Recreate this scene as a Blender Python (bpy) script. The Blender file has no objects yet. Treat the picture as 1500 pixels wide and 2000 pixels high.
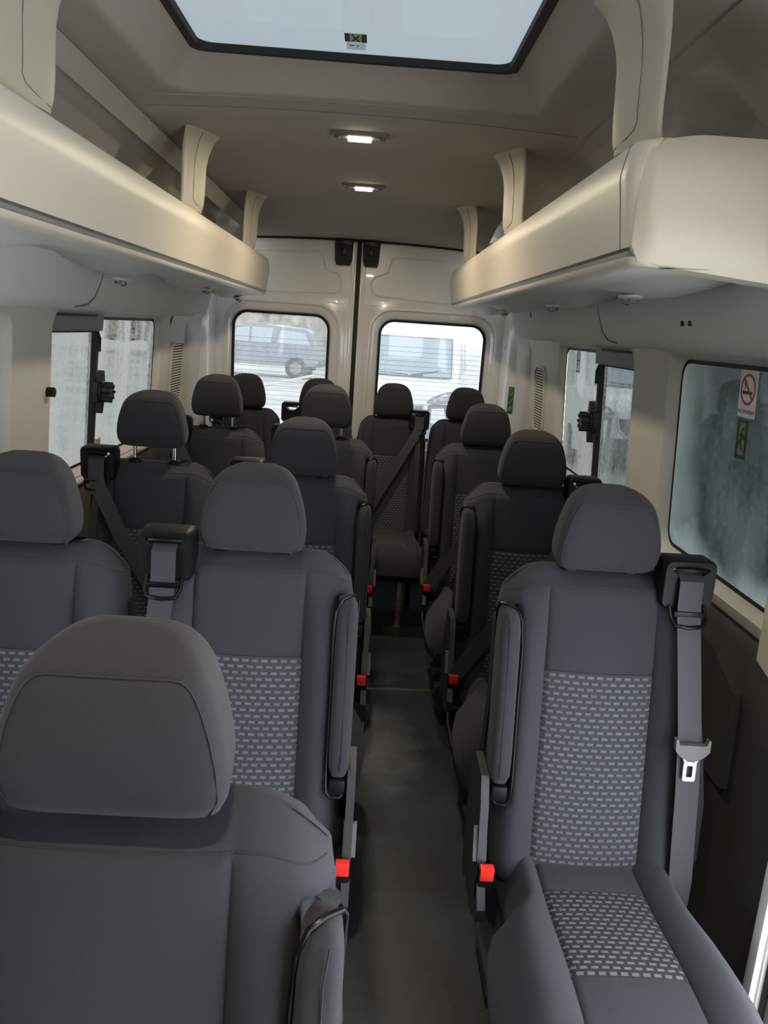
import bpy, bmesh, math, random
from mathutils import Vector, Matrix
random.seed(7)
PI = math.pi
sc = bpy.context.scene
COL = sc.collection
sin, cos = math.sin, math.cos

# ------------------------------------------------------------------ materials
def lin(c):
    return tuple(((x/255)/12.92 if x/255 <= .04045 else ((x/255+.055)/1.055)**2.4) for x in c)

def nt(name):
    m = bpy.data.materials.new(name); m.use_nodes = True
    t = m.node_tree; t.nodes.clear()
    out = t.nodes.new('ShaderNodeOutputMaterial')
    return m, t, out

def node(t, typ, **kw):
    n = t.nodes.new(typ)
    for k, v in kw.items(): setattr(n, k, v)
    return n

def plain(name, col, rough=.6, metal=0, noise=.0, nscale=60, bump=0, bscale=300, spec=.5, sheen=0, coat=0, stretch=None):
    m, t, out = nt(name)
    b = node(t, 'ShaderNodeBsdfPrincipled')
    b.inputs['Roughness'].default_value = rough
    b.inputs['Metallic'].default_value = metal
    b.inputs['Specular IOR Level'].default_value = spec
    b.inputs['Sheen Weight'].default_value = sheen
    b.inputs['Sheen Roughness'].default_value = .6
    b.inputs['Coat Weight'].default_value = coat
    c = lin(col)
    b.inputs['Base Color'].default_value = (*c, 1)
    tc = node(t, 'ShaderNodeTexCoord')
    src = tc.outputs['Object']
    if stretch:
        mp = node(t, 'ShaderNodeMapping'); mp.inputs['Scale'].default_value = stretch
        t.links.new(src, mp.inputs['Vector']); src = mp.outputs['Vector']
    if noise:
        n = node(t, 'ShaderNodeTexNoise'); n.inputs['Scale'].default_value = nscale
        n.inputs['Detail'].default_value = 5
        t.links.new(src, n.inputs['Vector'])
        r = node(t, 'ShaderNodeMapRange')
        r.inputs['From Min'].default_value = .3; r.inputs['From Max'].default_value = .7
        r.inputs['To Min'].default_value = 1-noise; r.inputs['To Max'].default_value = 1+noise
        t.links.new(n.outputs['Fac'], r.inputs['Value'])
        mx = node(t, 'ShaderNodeVectorMath', operation='SCALE')
        mx.inputs[0].default_value = c
        t.links.new(r.outputs['Result'], mx.inputs['Scale'])
        t.links.new(mx.outputs['Vector'], b.inputs['Base Color'])
    if bump:
        n2 = node(t, 'ShaderNodeTexNoise'); n2.inputs['Scale'].default_value = bscale
        n2.inputs['Detail'].default_value = 3
        t.links.new(src, n2.inputs['Vector'])
        bp = node(t, 'ShaderNodeBump'); bp.inputs['Strength'].default_value = bump
        bp.inputs['Distance'].default_value = .002
        t.links.new(n2.outputs['Fac'], bp.inputs['Height'])
        t.links.new(bp.outputs['Normal'], b.inputs['Normal'])
    t.links.new(b.outputs['BSDF'], out.inputs['Surface'])
    return m

def checks(name, light, dark, axes, bw=.0185, rh=.012, mortar=.0034):
    """woven upholstery: rows of small pale blocks, every second row shifted by half a block"""
    m, t, out = nt(name)
    tc = node(t, 'ShaderNodeTexCoord'); sp = node(t, 'ShaderNodeSeparateXYZ'); cb = node(t, 'ShaderNodeCombineXYZ')
    t.links.new(tc.outputs['Object'], sp.inputs[0])
    t.links.new(sp.outputs[axes[0]], cb.inputs[0]); t.links.new(sp.outputs[axes[1]], cb.inputs[1])
    br = node(t, 'ShaderNodeTexBrick'); br.offset = .5; br.offset_frequency = 2; br.squash = 1
    br.inputs['Scale'].default_value = 1
    br.inputs['Brick Width'].default_value = bw; br.inputs['Row Height'].default_value = rh
    br.inputs['Mortar Size'].default_value = mortar; br.inputs['Mortar Smooth'].default_value = .25
    br.inputs['Color1'].default_value = (*lin(light), 1)
    br.inputs['Color2'].default_value = (*[x*.86 for x in lin(light)], 1)
    br.inputs['Mortar'].default_value = (*lin(dark), 1)
    t.links.new(cb.outputs[0], br.inputs['Vector'])
    b = node(t, 'ShaderNodeBsdfPrincipled'); b.inputs['Roughness'].default_value = .9
    b.inputs['Sheen Weight'].default_value = .05
    b.inputs['Specular IOR Level'].default_value = .2
    t.links.new(br.outputs['Color'], b.inputs['Base Color'])
    bp = node(t, 'ShaderNodeBump'); bp.inputs['Strength'].default_value = .25; bp.inputs['Distance'].default_value = .0008
    bp.invert = True
    t.links.new(br.outputs['Fac'], bp.inputs['Height']); t.links.new(bp.outputs['Normal'], b.inputs['Normal'])
    t.links.new(b.outputs['BSDF'], out.inputs['Surface'])
    return m

def glass(name, tint, fog, fogcol, nscale=3.0, lo=.35, hi=.7, stretch=(1, 1, .35), speck=0.0):
    """pane with condensation and dirt: clear transmission mixed with a misted, light-scattering film"""
    m, t, out = nt(name)
    tr = node(t, 'ShaderNodeBsdfTransparent'); tr.inputs['Color'].default_value = (*tint, 1)
    tl = node(t, 'ShaderNodeBsdfTranslucent'); tl.inputs['Color'].default_value = (*fogcol, 1)
    gl = node(t, 'ShaderNodeBsdfGlossy'); gl.inputs['Roughness'].default_value = .03
    tc = node(t, 'ShaderNodeTexCoord'); mp = node(t, 'ShaderNodeMapping'); mp.inputs['Scale'].default_value = stretch
    t.links.new(tc.outputs['Object'], mp.inputs['Vector'])
    n = node(t, 'ShaderNodeTexNoise'); n.inputs['Scale'].default_value = nscale; n.inputs['Detail'].default_value = 7
    n.inputs['Roughness'].default_value = .62
    t.links.new(mp.outputs['Vector'], n.inputs['Vector'])
    r = node(t, 'ShaderNodeMapRange'); r.inputs['From Min'].default_value = lo; r.inputs['From Max'].default_value = hi
    r.inputs['To Min'].default_value = fog[0]; r.inputs['To Max'].default_value = fog[1]
    t.links.new(n.outputs['Fac'], r.inputs['Value'])
    fac = r.outputs['Result']
    if speck:
        v = node(t, 'ShaderNodeTexNoise'); v.inputs['Scale'].default_value = 70; v.inputs['Detail'].default_value = 2
        t.links.new(tc.outputs['Object'], v.inputs['Vector'])
        r2 = node(t, 'ShaderNodeMapRange'); r2.inputs['From Min'].default_value = .3; r2.inputs['From Max'].default_value = .7
        r2.inputs['To Min'].default_value = -speck; r2.inputs['To Max'].default_value = speck
        t.links.new(v.outputs['Fac'], r2.inputs['Value'])
        ad = node(t, 'ShaderNodeMath', operation='ADD', use_clamp=True)
        t.links.new(fac, ad.inputs[0]); t.links.new(r2.outputs['Result'], ad.inputs[1]); fac = ad.outputs[0]
    mx = node(t, 'ShaderNodeMixShader'); t.links.new(fac, mx.inputs['Fac'])
    t.links.new(tr.outputs[0], mx.inputs[1]); t.links.new(tl.outputs[0], mx.inputs[2])
    m2 = node(t, 'ShaderNodeMixShader'); m2.inputs['Fac'].default_value = .04
    t.links.new(mx.outputs[0], m2.inputs[1]); t.links.new(gl.outputs[0], m2.inputs[2])
    t.links.new(m2.outputs[0], out.inputs['Surface'])
    return m

def emit(name, col, strength):
    m, t, out = nt(name)
    e = node(t, 'ShaderNodeEmission'); e.inputs['Color'].default_value = (*col, 1); e.inputs['Strength'].default_value = strength
    t.links.new(e.outputs[0], out.inputs['Surface'])
    return m

M = {}
M['fabric'] = plain('seat_fabric', (53, 54, 60), .95, noise=.13, nscale=900, bump=.25, bscale=1500, spec=.15, sheen=.07)
M['fabric_side'] = plain('seat_fabric_gusset', (51, 51, 55), .95, noise=.15, nscale=700, bump=.3, bscale=1200, spec=.15, sheen=.07)
M['check'] = checks('seat_weave_back', (98, 99, 104), (58, 60, 66), (0, 2), mortar=.0038)
M['check_cush'] = checks('seat_weave_cushion', (108, 107, 107), (44, 46, 52), (0, 1), mortar=.0038)
M['seam'] = plain('seam_thread', (46, 46, 49), .9)
M['seamdark'] = plain('seam_shadow_piping', (36, 37, 40), .9)
M['black'] = plain('black_plastic', (12, 13, 14), .5, spec=.3, bump=.1, bscale=900)
M['gloss'] = plain('gloss_black_plastic', (10, 11, 12), .34, spec=.25)
M['shell'] = plain('dark_grey_plastic', (38, 40, 42), .45, bump=.15, bscale=700)
M['midgrey'] = plain('grey_plastic', (92, 90, 94), .45)
M['chrome'] = plain('chrome', (225, 228, 230), .18, metal=1)
M['steel'] = plain('dull_steel', (150, 150, 152), .38, metal=1)
M['brass'] = plain('worn_yellow_metal', (150, 130, 95), .4, metal=.8, noise=.3, nscale=80)
M['red'] = plain('red_button', (240, 52, 44), .35)
M['belt'] = plain('belt_webbing', (56, 56, 61), .55, noise=.08, nscale=1400, stretch=(1, 1, .1), spec=.4)
M['head'] = plain('headliner_fabric', (168, 162, 154), .95, noise=.05, nscale=500, bump=.25, bscale=900, spec=.1)
M['liner'] = plain('side_liner', (164, 159, 152), .9, noise=.04, nscale=400, bump=.15, bscale=900, spec=.15)
M['cant'] = plain('cant_rail_fabric', (212, 212, 208), .95, noise=.05, nscale=500, bump=.2, bscale=900, spec=.1)
M['shelf'] = plain('shelf_plastic', (206, 198, 184), .42, noise=.015, nscale=120, bump=.06, bscale=1200)
M['shelfunder'] = plain('shelf_underside', (204, 204, 198), .5, noise=.02, nscale=100)
M['groove'] = plain('grey_edge_strip', (104, 106, 106), .35)
M['pillar'] = plain('pillar_trim', (188, 186, 178), .55, noise=.02, nscale=100, bump=.08, bscale=900)
M['lower'] = plain('lower_trim', (62, 62, 58), .6, noise=.04, nscale=200, bump=.1, bscale=900)
M['paint'] = plain('door_paint', (236, 235, 232), .22, coat=.4)
M['rubber'] = plain('rubber_seal', (14, 14, 16), .6)
M['frame'] = plain('window_frame_grey', (112, 113, 112), .55)
M['knob'] = plain('knob_plastic', (20, 21, 22), .4)
M['paper'] = plain('white_paper', (226, 230, 240), .8)
M['stick'] = plain('sticker_white', (214, 206, 208), .5)
M['sred'] = plain('sticker_red', (170, 36, 60), .5)
M['sblack'] = plain('sticker_black', (30, 26, 28), .5)
M['sgreen'] = plain('sticker_green', (24, 104, 74), .5)
M['sgreen2'] = plain('sticker_dark_green', (26, 66, 46), .5)
M['scream'] = plain('sticker_cream', (208, 216, 150), .5)
M['spink'] = plain('sticker_pale_orange', (226, 190, 168), .6)
def film(name, col):
    m, t, out = nt(name)
    d = node(t, 'ShaderNodeBsdfDiffuse'); d.inputs['Color'].default_value = (*lin(col), 1)
    l = node(t, 'ShaderNodeBsdfTranslucent'); l.inputs['Color'].default_value = (*lin(col), 1)
    mx = node(t, 'ShaderNodeMixShader'); mx.inputs['Fac'].default_value = .65
    t.links.new(d.outputs[0], mx.inputs[1]); t.links.new(l.outputs[0], mx.inputs[2]); t.links.new(mx.outputs[0], out.inputs['Surface'])
    return m
M['stick'] = film('sticker_sheet_white', (250, 244, 246)); M['labelfilm'] = film('label_film', (240, 244, 246)); M['spink'] = film('faded_label_film', (226, 190, 168)); M['scream'] = film('cream_film', (206, 206, 160))
M['lamp'] = emit('lamp_diffuser_glow', (1, .86, .6), 16)
M['lampbody'] = plain('lamp_body', (120, 114, 106), .4)
M['slat'] = plain('vent_slat', (196, 193, 180), .5)
M['ventback'] = plain('vent_shadow', (40, 42, 42), .8)
M['skyglass'] = glass('skylight_glass', (.062, .069, .072), (.3, .6), (.062, .070, .074), 5, .3, .7, (1, .5, 1), .06)
M['sideglass'] = glass('misted_side_glass', (.085, .090, .088), (.30, .95), (.094, .095, .089), 7, .42, .60, (1, 1, .22), .22)
M['darkglass'] = glass('misted_dark_glass', (.046, .050, .048), (.15, .95), (.118, .127, .121), 2.2, .45, .70, (1, 1, .5), .08)
def edge_fog(m):
    t = m.node_tree
    mix = [n for n in t.nodes if n.type == 'MIX_SHADER' and n.inputs[0].is_linked][0]
    src = mix.inputs[0].links[0].from_socket
    tc = node(t, 'ShaderNodeTexCoord'); sp = node(t, 'ShaderNodeSeparateXYZ'); t.links.new(tc.outputs['Object'], sp.inputs[0])
    n = node(t, 'ShaderNodeTexNoise'); n.inputs['Scale'].default_value = 5; n.inputs['Detail'].default_value = 6; t.links.new(tc.outputs['Object'], n.inputs['Vector'])
    def rng(sock, a, b, hi):
        ad = node(t, 'ShaderNodeMath', operation='MULTIPLY_ADD'); ad.inputs[1].default_value = .22*(1 if b > a else -1); t.links.new(n.outputs['Fac'], ad.inputs[0]); t.links.new(sock, ad.inputs[2])
        r = node(t, 'ShaderNodeMapRange'); r.interpolation_type = 'SMOOTHSTEP'
        r.inputs['From Min'].default_value = a+.11*(1 if b > a else -1); r.inputs['From Max'].default_value = b+.11*(1 if b > a else -1)
        r.inputs['To Min'].default_value = 0; r.inputs['To Max'].default_value = hi
        t.links.new(ad.outputs[0], r.inputs['Value']); return r.outputs['Result']
    e1 = rng(sp.outputs['Y'], 1.84, 2.07, .65); e2 = rng(sp.outputs['Z'], 1.03, .92, .95)
    mxx = node(t, 'ShaderNodeMath', operation='MAXIMUM'); t.links.new(e1, mxx.inputs[0]); t.links.new(e2, mxx.inputs[1])
    hf = node(t, 'ShaderNodeMath', operation='MULTIPLY'); hf.inputs[1].default_value = .45; t.links.new(src, hf.inputs[0])
    m3 = node(t, 'ShaderNodeMath', operation='MAXIMUM'); t.links.new(mxx.outputs[0], m3.inputs[0]); t.links.new(hf.outputs[0], m3.inputs[1])
    t.links.new(m3.outputs[0], mix.inputs[0])
edge_fog(M['darkglass'])
M['rearglass'] = glass('wet_rear_glass', (.215, .22, .22), (.2, .4), (.20, .21, .21), 9, .3, .7, (1, 1, .3), .04)
M['clear'] = glass('clear_side_glass', (.9, .93, .92), (.0, .05), (.8, .8, .8))
M['wire'] = plain('heating_wire', (96, 100, 96), .5)

def floor_mat():
    m, t, out = nt('floor_vinyl')
    tc = node(t, 'ShaderNodeTexCoord')
    n = node(t, 'ShaderNodeTexNoise'); n.inputs['Scale'].default_value = 2.6; n.inputs['Detail'].default_value = 6; n.inputs['Roughness'].default_value = .6
    f = node(t, 'ShaderNodeTexNoise'); f.inputs['Scale'].default_value = 420; f.inputs['Detail'].default_value = 2
    t.links.new(tc.outputs['Object'], n.inputs['Vector']); t.links.new(tc.outputs['Object'], f.inputs['Vector'])
    cr = node(t, 'ShaderNodeValToRGB'); cr.color_ramp.elements[0].position = .42; cr.color_ramp.elements[1].position = .72
    cr.color_ramp.elements[0].color = (*lin((34, 40, 44)), 1); cr.color_ramp.elements[1].color = (*lin((56, 66, 73)), 1)
    t.links.new(n.outputs['Fac'], cr.inputs['Fac'])
    sp = node(t, 'ShaderNodeValToRGB'); sp.color_ramp.elements[0].position = .60; sp.color_ramp.elements[1].position = .72
    sp.color_ramp.elements[0].color = (0, 0, 0, 1); sp.color_ramp.elements[1].color = (.12, .12, .12, 1)
    t.links.new(f.outputs['Fac'], sp.inputs['Fac'])
    ad = node(t, 'ShaderNodeVectorMath', operation='ADD')
    t.links.new(cr.outputs['Color'], ad.inputs[0]); t.links.new(sp.outputs['Color'], ad.inputs[1])
    # paler patch in the aisle, its edge broken up by noise
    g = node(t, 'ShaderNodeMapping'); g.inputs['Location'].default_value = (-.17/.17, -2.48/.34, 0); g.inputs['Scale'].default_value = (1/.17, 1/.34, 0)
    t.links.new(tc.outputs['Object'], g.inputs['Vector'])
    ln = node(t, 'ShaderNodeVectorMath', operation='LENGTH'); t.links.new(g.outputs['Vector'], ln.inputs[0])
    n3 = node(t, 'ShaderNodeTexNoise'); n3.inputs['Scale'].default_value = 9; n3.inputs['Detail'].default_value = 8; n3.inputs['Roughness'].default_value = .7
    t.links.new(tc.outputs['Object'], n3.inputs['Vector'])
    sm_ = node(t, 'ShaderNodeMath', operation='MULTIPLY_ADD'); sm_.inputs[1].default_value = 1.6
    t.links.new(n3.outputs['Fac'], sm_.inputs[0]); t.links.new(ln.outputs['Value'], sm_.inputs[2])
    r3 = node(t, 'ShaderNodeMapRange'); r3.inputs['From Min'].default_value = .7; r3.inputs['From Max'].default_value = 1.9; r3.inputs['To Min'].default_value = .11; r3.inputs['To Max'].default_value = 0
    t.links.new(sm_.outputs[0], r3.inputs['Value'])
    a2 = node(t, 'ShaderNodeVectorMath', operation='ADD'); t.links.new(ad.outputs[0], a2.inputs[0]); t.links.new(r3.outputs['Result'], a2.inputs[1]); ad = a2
    b = node(t, 'ShaderNodeBsdfPrincipled'); b.inputs['Roughness'].default_value = .42
    t.links.new(ad.outputs[0], b.inputs['Base Color'])
    t.links.new(b.outputs[0], out.inputs['Surface'])
    return m
M['floor'] = floor_mat()

# ------------------------------------------------------------------ mesh helpers
class MB:
    def __init__(s): s.v = []; s.f = []; s.mi = []; s.flip = False
    def grid(s, rows, mi=0, closed=False, cap0=False, cap1=False, mif=None):
        b = len(s.v); nr = len(rows); nc = len(rows[0])
        for r in rows: s.v += [tuple(p) for p in r]
        for i in range(nr-1):
            for j in range(nc if closed else nc-1):
                k = (j+1) % nc
                s.f.append((b+i*nc+j, b+i*nc+k, b+(i+1)*nc+k, b+(i+1)*nc+j)); s.mi.append(mif(i, j) if mif else mi)
        if cap0: s.f.append(tuple(b+j for j in range(nc))[::-1]); s.mi.append(mi)
        if cap1: s.f.append(tuple(b+(nr-1)*nc+j for j in range(nc))); s.mi.append(mi)
        return s
    def box(s, x0, x1, y0, y1, z0, z1, mi=0, bev=0, seg=2):
        bm = bmesh.new(); bmesh.ops.create_cube(bm, size=1)
        for v in bm.verts:
            v.co = Vector(((x0+x1)/2+v.co.x*(x1-x0), (y0+y1)/2+v.co.y*(y1-y0), (z0+z1)/2+v.co.z*(z1-z0)))
        if bev: bmesh.ops.bevel(bm, geom=bm.edges[:], offset=bev, segments=seg, profile=.6, affect='EDGES')
        s.add(bm, mi); return s
    def add(s, bm, mi=0, mat=None):
        b = len(s.v); bm.verts.ensure_lookup_table()
        for v in bm.verts:
            c = mat @ v.co if mat else v.co
            s.v.append(tuple(c))
        for f in bm.faces: s.f.append(tuple(b+v.index for v in f.verts)); s.mi.append(mi)
        bm.free()
    def tube(s, pts, r, n=8, mi=0, closed=False):
        pts = [Vector(p) for p in pts]; rows = []; N = len(pts)
        up = None
        for i, p in enumerate(pts):
            a = pts[(i-1) % N] if (closed or i > 0) else p
            c = pts[(i+1) % N] if (closed or i < N-1) else p
            d = (c-a).normalized()
            if up is None:
                up = Vector((0, 0, 1)) if abs(d.z) < .9 else Vector((1, 0, 0))
            u = (up-d*up.dot(d)).normalized(); w = d.cross(u); up = u
            rr = r[i] if isinstance(r, (list, tuple)) else r
            rows.append([p+(u*cos(2*PI*k/n)+w*sin(2*PI*k/n))*rr for k in range(n)])
        if closed: rows.append(rows[0])
        s.grid(rows, mi, closed=True, cap0=not closed, cap1=not closed); return s
    def strip(s, pts, wdir, w, th=.0016, mi=0):
        """flat webbing of width w following pts; wdir = direction across"""
        wd = [Vector(wdir).normalized()]*len(pts) if not isinstance(wdir, list) else [Vector(a).normalized() for a in wdir]
        pts = [Vector(p) for p in pts]; rows = []
        for i, p in enumerate(pts):
            d = (pts[min(i+1, len(pts)-1)]-pts[max(i-1, 0)]).normalized()
            n = d.cross(wd[i]).normalized()
            ww = w[i] if isinstance(w, list) else w
            a = wd[i]*ww/2
            rows.append([p-a-n*th/2, p+a-n*th/2, p+a+n*th/2, p-a+n*th/2])
        s.grid(rows, mi, closed=True, cap0=True, cap1=True); return s
    def cyl(s, p0, p1, r0, r1=None, n=16, mi=0):
        r1 = r0 if r1 is None else r1
        return s.tube([p0, p1], [r0, r1], n, mi)
    def prism(s, poly, f0, f1, mi=0):
        """poly list of (u,v); f0,f1 map to the two faces"""
        n = len(poly); b = len(s.v)
        s.v += [tuple(f0(*p)) for p in poly]+[tuple(f1(*p)) for p in poly]
        s.f.append(tuple(range(b, b+n))[::-1]); s.f.append(tuple(range(b+n, b+2*n))); s.mi += [mi, mi]
        for i in range(n):
            j = (i+1) % n
            s.f.append((b+i, b+j, b+n+j, b+n+i)); s.mi.append(mi)
        return s
    def build(s, name, mats, parent=None, angle=40, loc=None):
        me = bpy.data.meshes.new(name); me.from_pydata(s.v, [], s.f)
        if not isinstance(mats, (list, tuple)): mats = [mats]
        for m in mats: me.materials.append(m)
        me.polygons.foreach_set('material_index', s.mi)
        bm = bmesh.new(); bm.from_mesh(me)
        bmesh.ops.remove_doubles(bm, verts=bm.verts, dist=1e-5)
        bmesh.ops.recalc_face_normals(bm, faces=bm.faces); bm.to_mesh(me); bm.free()
        me.polygons.foreach_set('use_smooth', [True]*len(me.polygons))
        if angle is not None: me.set_sharp_from_angle(angle=math.radians(angle))
        me.update()
        o = bpy.data.objects.new(name, me); COL.objects.link(o)
        if parent: o.parent = parent
        if loc: o.location = loc
        return o

def empty(name, loc=(0, 0, 0)):
    o = bpy.data.objects.new(name, None); COL.objects.link(o); o.location = loc
    o.empty_display_size = .05
    return o
def tag(o, label=None, cat=None, group=None, kind=None):
    if label: o['label'] = label
    if cat: o['category'] = cat
    if group: o['group'] = group
    if kind: o['kind'] = kind
    return o
def struct(o): o['kind'] = 'structure'; return o
def lerp(a, b, t): return a+(b-a)*t
def interp(pts, t):
    if t <= pts[0][0]: return pts[0][1]
    for (a, b), (c, d) in zip(pts, pts[1:]):
        if t <= c: return b+(d-b)*(t-a)/(c-a)
    return pts[-1][1]
def smooth(a, b, x):
    t = max(0, min(1, (x-a)/(b-a))); return t*t*(3-2*t)

def rr_poly(cx, cy, hx, hy, r, k=7):
    pts = []
    for sx, sy, a0 in ((1, 1, 0), (-1, 1, PI/2), (-1, -1, PI), (1, -1, 1.5*PI)):
        for i in range(k+1):
            a = a0+PI/2*i/k
            pts.append((cx+sx*(hx-r)+r*cos(a), cy+sy*(hy-r)+r*sin(a)))
    return pts
def rr_ray(cx, cy, hx, hy, r, a):
    dx, dy = cos(a), sin(a); lo, hi = 0, hx+hy
    for _ in range(34):
        t = (lo+hi)/2; x, y = abs(dx*t), abs(dy*t)
        ins = x <= hx and y <= hy
        if ins and x > hx-r and y > hy-r: ins = (x-hx+r)**2+(y-hy+r)**2 <= r*r
        lo, hi = (t, hi) if ins else (lo, t)
    return (cx+dx*lo, cy+dy*lo)
def angles_for(hole, outer):
    cx, cy = hole[0], hole[1]
    A = [math.atan2(y-cy, x-cx) for x, y in rr_poly(*hole)]
    ox, oy, hx, hy = outer
    A += [math.atan2(oy+sy*hy-cy, ox+sx*hx-cx) for sx in (1, -1) for sy in (1, -1)]
    n = 14
    for i in range(n):   # extra samples along the edges
        A.append(-PI+2*PI*(i+.37)/n)
    return sorted(set(round(a, 5) for a in A))
def hole_patch(mb, outer, hole, rings, f, mi=0, mimap=None):
    """rectangular panel 'outer'=(cx,cy,hx,hy) with a rounded hole=(cx,cy,hx,hy,r);
       rings: list of (grow, depth) around the hole, from outside to inside"""
    A = angles_for(hole, outer); ox, oy, hx, hy = outer; cx, cy = hole[0], hole[1]
    def out_pt(a):
        dx, dy = cos(a), sin(a); ts = []
        if abs(dx) > 1e-9: ts.append(((ox+hx if dx > 0 else ox-hx)-cx)/dx)
        if abs(dy) > 1e-9: ts.append(((oy+hy if dy > 0 else oy-hy)-cy)/dy)
        t = min(x for x in ts if x > 0); return (cx+dx*t, cy+dy*t)
    rows = [[f(*out_pt(a), 0) for a in A]]
    for g, d in rings:
        rows.append([f(*rr_ray(cx, cy, hole[2]+g, hole[3]+g, max(.004, hole[4]+g), a), d) for a in A])
    mb.grid(rows, mi, closed=True, mif=(lambda i, j: mimap[i]) if mimap else None)
    return A
def ring_panel(mb, hole, d, f, n=3):
    """filled rounded panel (a pane)"""
    cx, cy = hole[0], hole[1]
    P = rr_poly(*hole)
    rows = [[f(cx+(x-cx)*k, cy+(y-cy)*k, d) for x, y in P] for k in (1, .7, .4, .12)]
    mb.grid(rows, 0, closed=True, cap1=True)

# ------------------------------------------------------------------ shell of the vehicle
CX = .02
def PX(z):   # half width of the wall at height z
    return interp([(0, .89), (.3, .905), (.86, .89), (.90, .872), (1.42, .84), (1.45, .822), (1.52, .806), (1.60, .79)], z)
Y0, YE, YD = -1.3, 4.22, 4.49
WZ0, WZ1 = .915, 1.42

# floor
mb = MB()
rows = []
for j in range(13):
    y = Y0+(YD+.05-Y0)*j/12
    rows.append([(CX-.92+1.84*i/8, y, 0) for i in range(9)])
mb.grid(rows)
mb.grid([[(CX-.92, Y0, -.05), (CX+.92, Y0, -.05)], [(CX-.92, YD+.05, -.05), (CX+.92, YD+.05, -.05)]])
fl = struct(mb.build('floor', M['floor']))
m2 = MB(); m2.tube([(-.88, 2.955, .001), (.92, 2.955, .001)], .008, 8)
m2.box(-.88, .92, 2.957, 2.99, 0, .003, bev=.001)
m2.build('floor_seam_strip', plain('seam_strip', (58, 56, 54), .3), fl)

# wheel boxes and lower rails are hidden by the seats; lower trims follow the wall
def wall(side):
    s = side
    def f(y, z, d): return (CX+s*(PX(z)+d), y, z)
    front = Y0 if s < 0 else 1.215
    mb = MB()
    # lower band
    zs = [0, .1, .2, .3, .5, .7, .84, .862, .875]
    ys = [front+(YE-front)*k/40 for k in range(41)]
    mb.grid([[f(y, z, -.012 if z < .855 else 0) for y in ys] for z in zs], 1)
    # window band
    mb2 = mb
    RR = [(.03, 0), (.012, .002), (.0, .014), (-.006, .03), (-.016, .031)]
    MI = [0, 0, 0, 0, 2]
    wins = []
    zc, zh = (WZ0+WZ1)/2, (WZ1-WZ0)/2
    bz = ((.875+1.452)/2, (1.452-.875)/2)
    def hole(y0, y1, ya, yb, r=.055):
        h = ((y0+y1)/2, zc, (y1-y0)/2, zh, r)
        hole_patch(mb, ((ya+yb)/2, bz[0], (yb-ya)/2, bz[1]), h, RR, f, mimap=MI)
        wins.append(h)
    if s < 0:
        hole(.50, 1.02, front, 1.16)
        hole(1.30, 2.025, 1.16, 2.17)
    else:
        hole(1.345, 2.065, 1.215, 2.215)
    a = 2.17 if s < 0 else 2.215
    hole(2.30 if s < 0 else 2.365, 3.465 if s < 0 else 3.313, a, 3.60)
    mb.grid([[f(y, z, 0) for y in [3.60+(YE-3.60)*k/6 for k in range(7)]] for z in [.875+.577*k/8 for k in range(9)]])
    for yj in ((1.16, 2.17, 3.60) if s < 0 else (2.215, 3.60)):      # lining behind the panel joints
        mb.grid([[f(yj+dy, z, .0025) for dy in (-.05, .0, .05)] for z in [.870+.585*k/24 for k in range(25)]])
    o = struct(mb.build('wall_left' if s < 0 else 'wall_right', [M['pillar'], M['lower'], M['rubber']], angle=35))
    return o, wins, f
WL, winL, fL = wall(-1)
WR, winR, fR = wall(1)

def cant(side):
    s = side; front = Y0 if s < 0 else 1.0
    mb = MB()
    prof = [(.030, 1.425), (.004, 1.428), (-.012, 1.437), (-.016, 1.46), (-.018, 1.50), (-.020, 1.56), (-.022, 1.62)]
    ys = [front+(YE-.03-front)*k/60 for k in range(61)]
    mb.grid([[(CX+s*(PX(z)+d), y, z-.000) for y in ys] for d, z in prof])
    o = struct(mb.build('trim_1' if s < 0 else 'trim_2', M['cant']))
    sm = MB()
    y = 2.49 if s < 0 else 2.60
    pts = [(y+.05, 1.60), (y+.045, 1.53), (y+.02, 1.475), (y-.03, 1.45), (y-.12, 1.44)]
    if s > 0: pts = [(y+.0, 1.60), (y-.01, 1.53), (y-.03, 1.475), (y-.08, 1.45), (y-.16, 1.442)]
    sm.tube([(CX+s*(PX(z)-.0185), yy, z) for yy, z in pts], .0022, 6)
    sm.build('panel_joint', M['frame'], o)
    if s > 0:
        for yy in (1.895, 1.85):
            h = MB(); h.cyl((CX+PX(1.497)-.022, yy, 1.497), (CX+PX(1.497)-.014, yy, 1.497), .0062, n=12)
            h.build('screw_hole', M['rubber'], o)
        h = MB(); h.tube([(CX+.785, 3.72, 1.60), (CX+.782, 3.70, 1.55), (CX+.783, 3.69, 1.535)], .004, 6)
        h.build('cable', M['rubber'], o)
    return o
cant(-1); cant(1)

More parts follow.
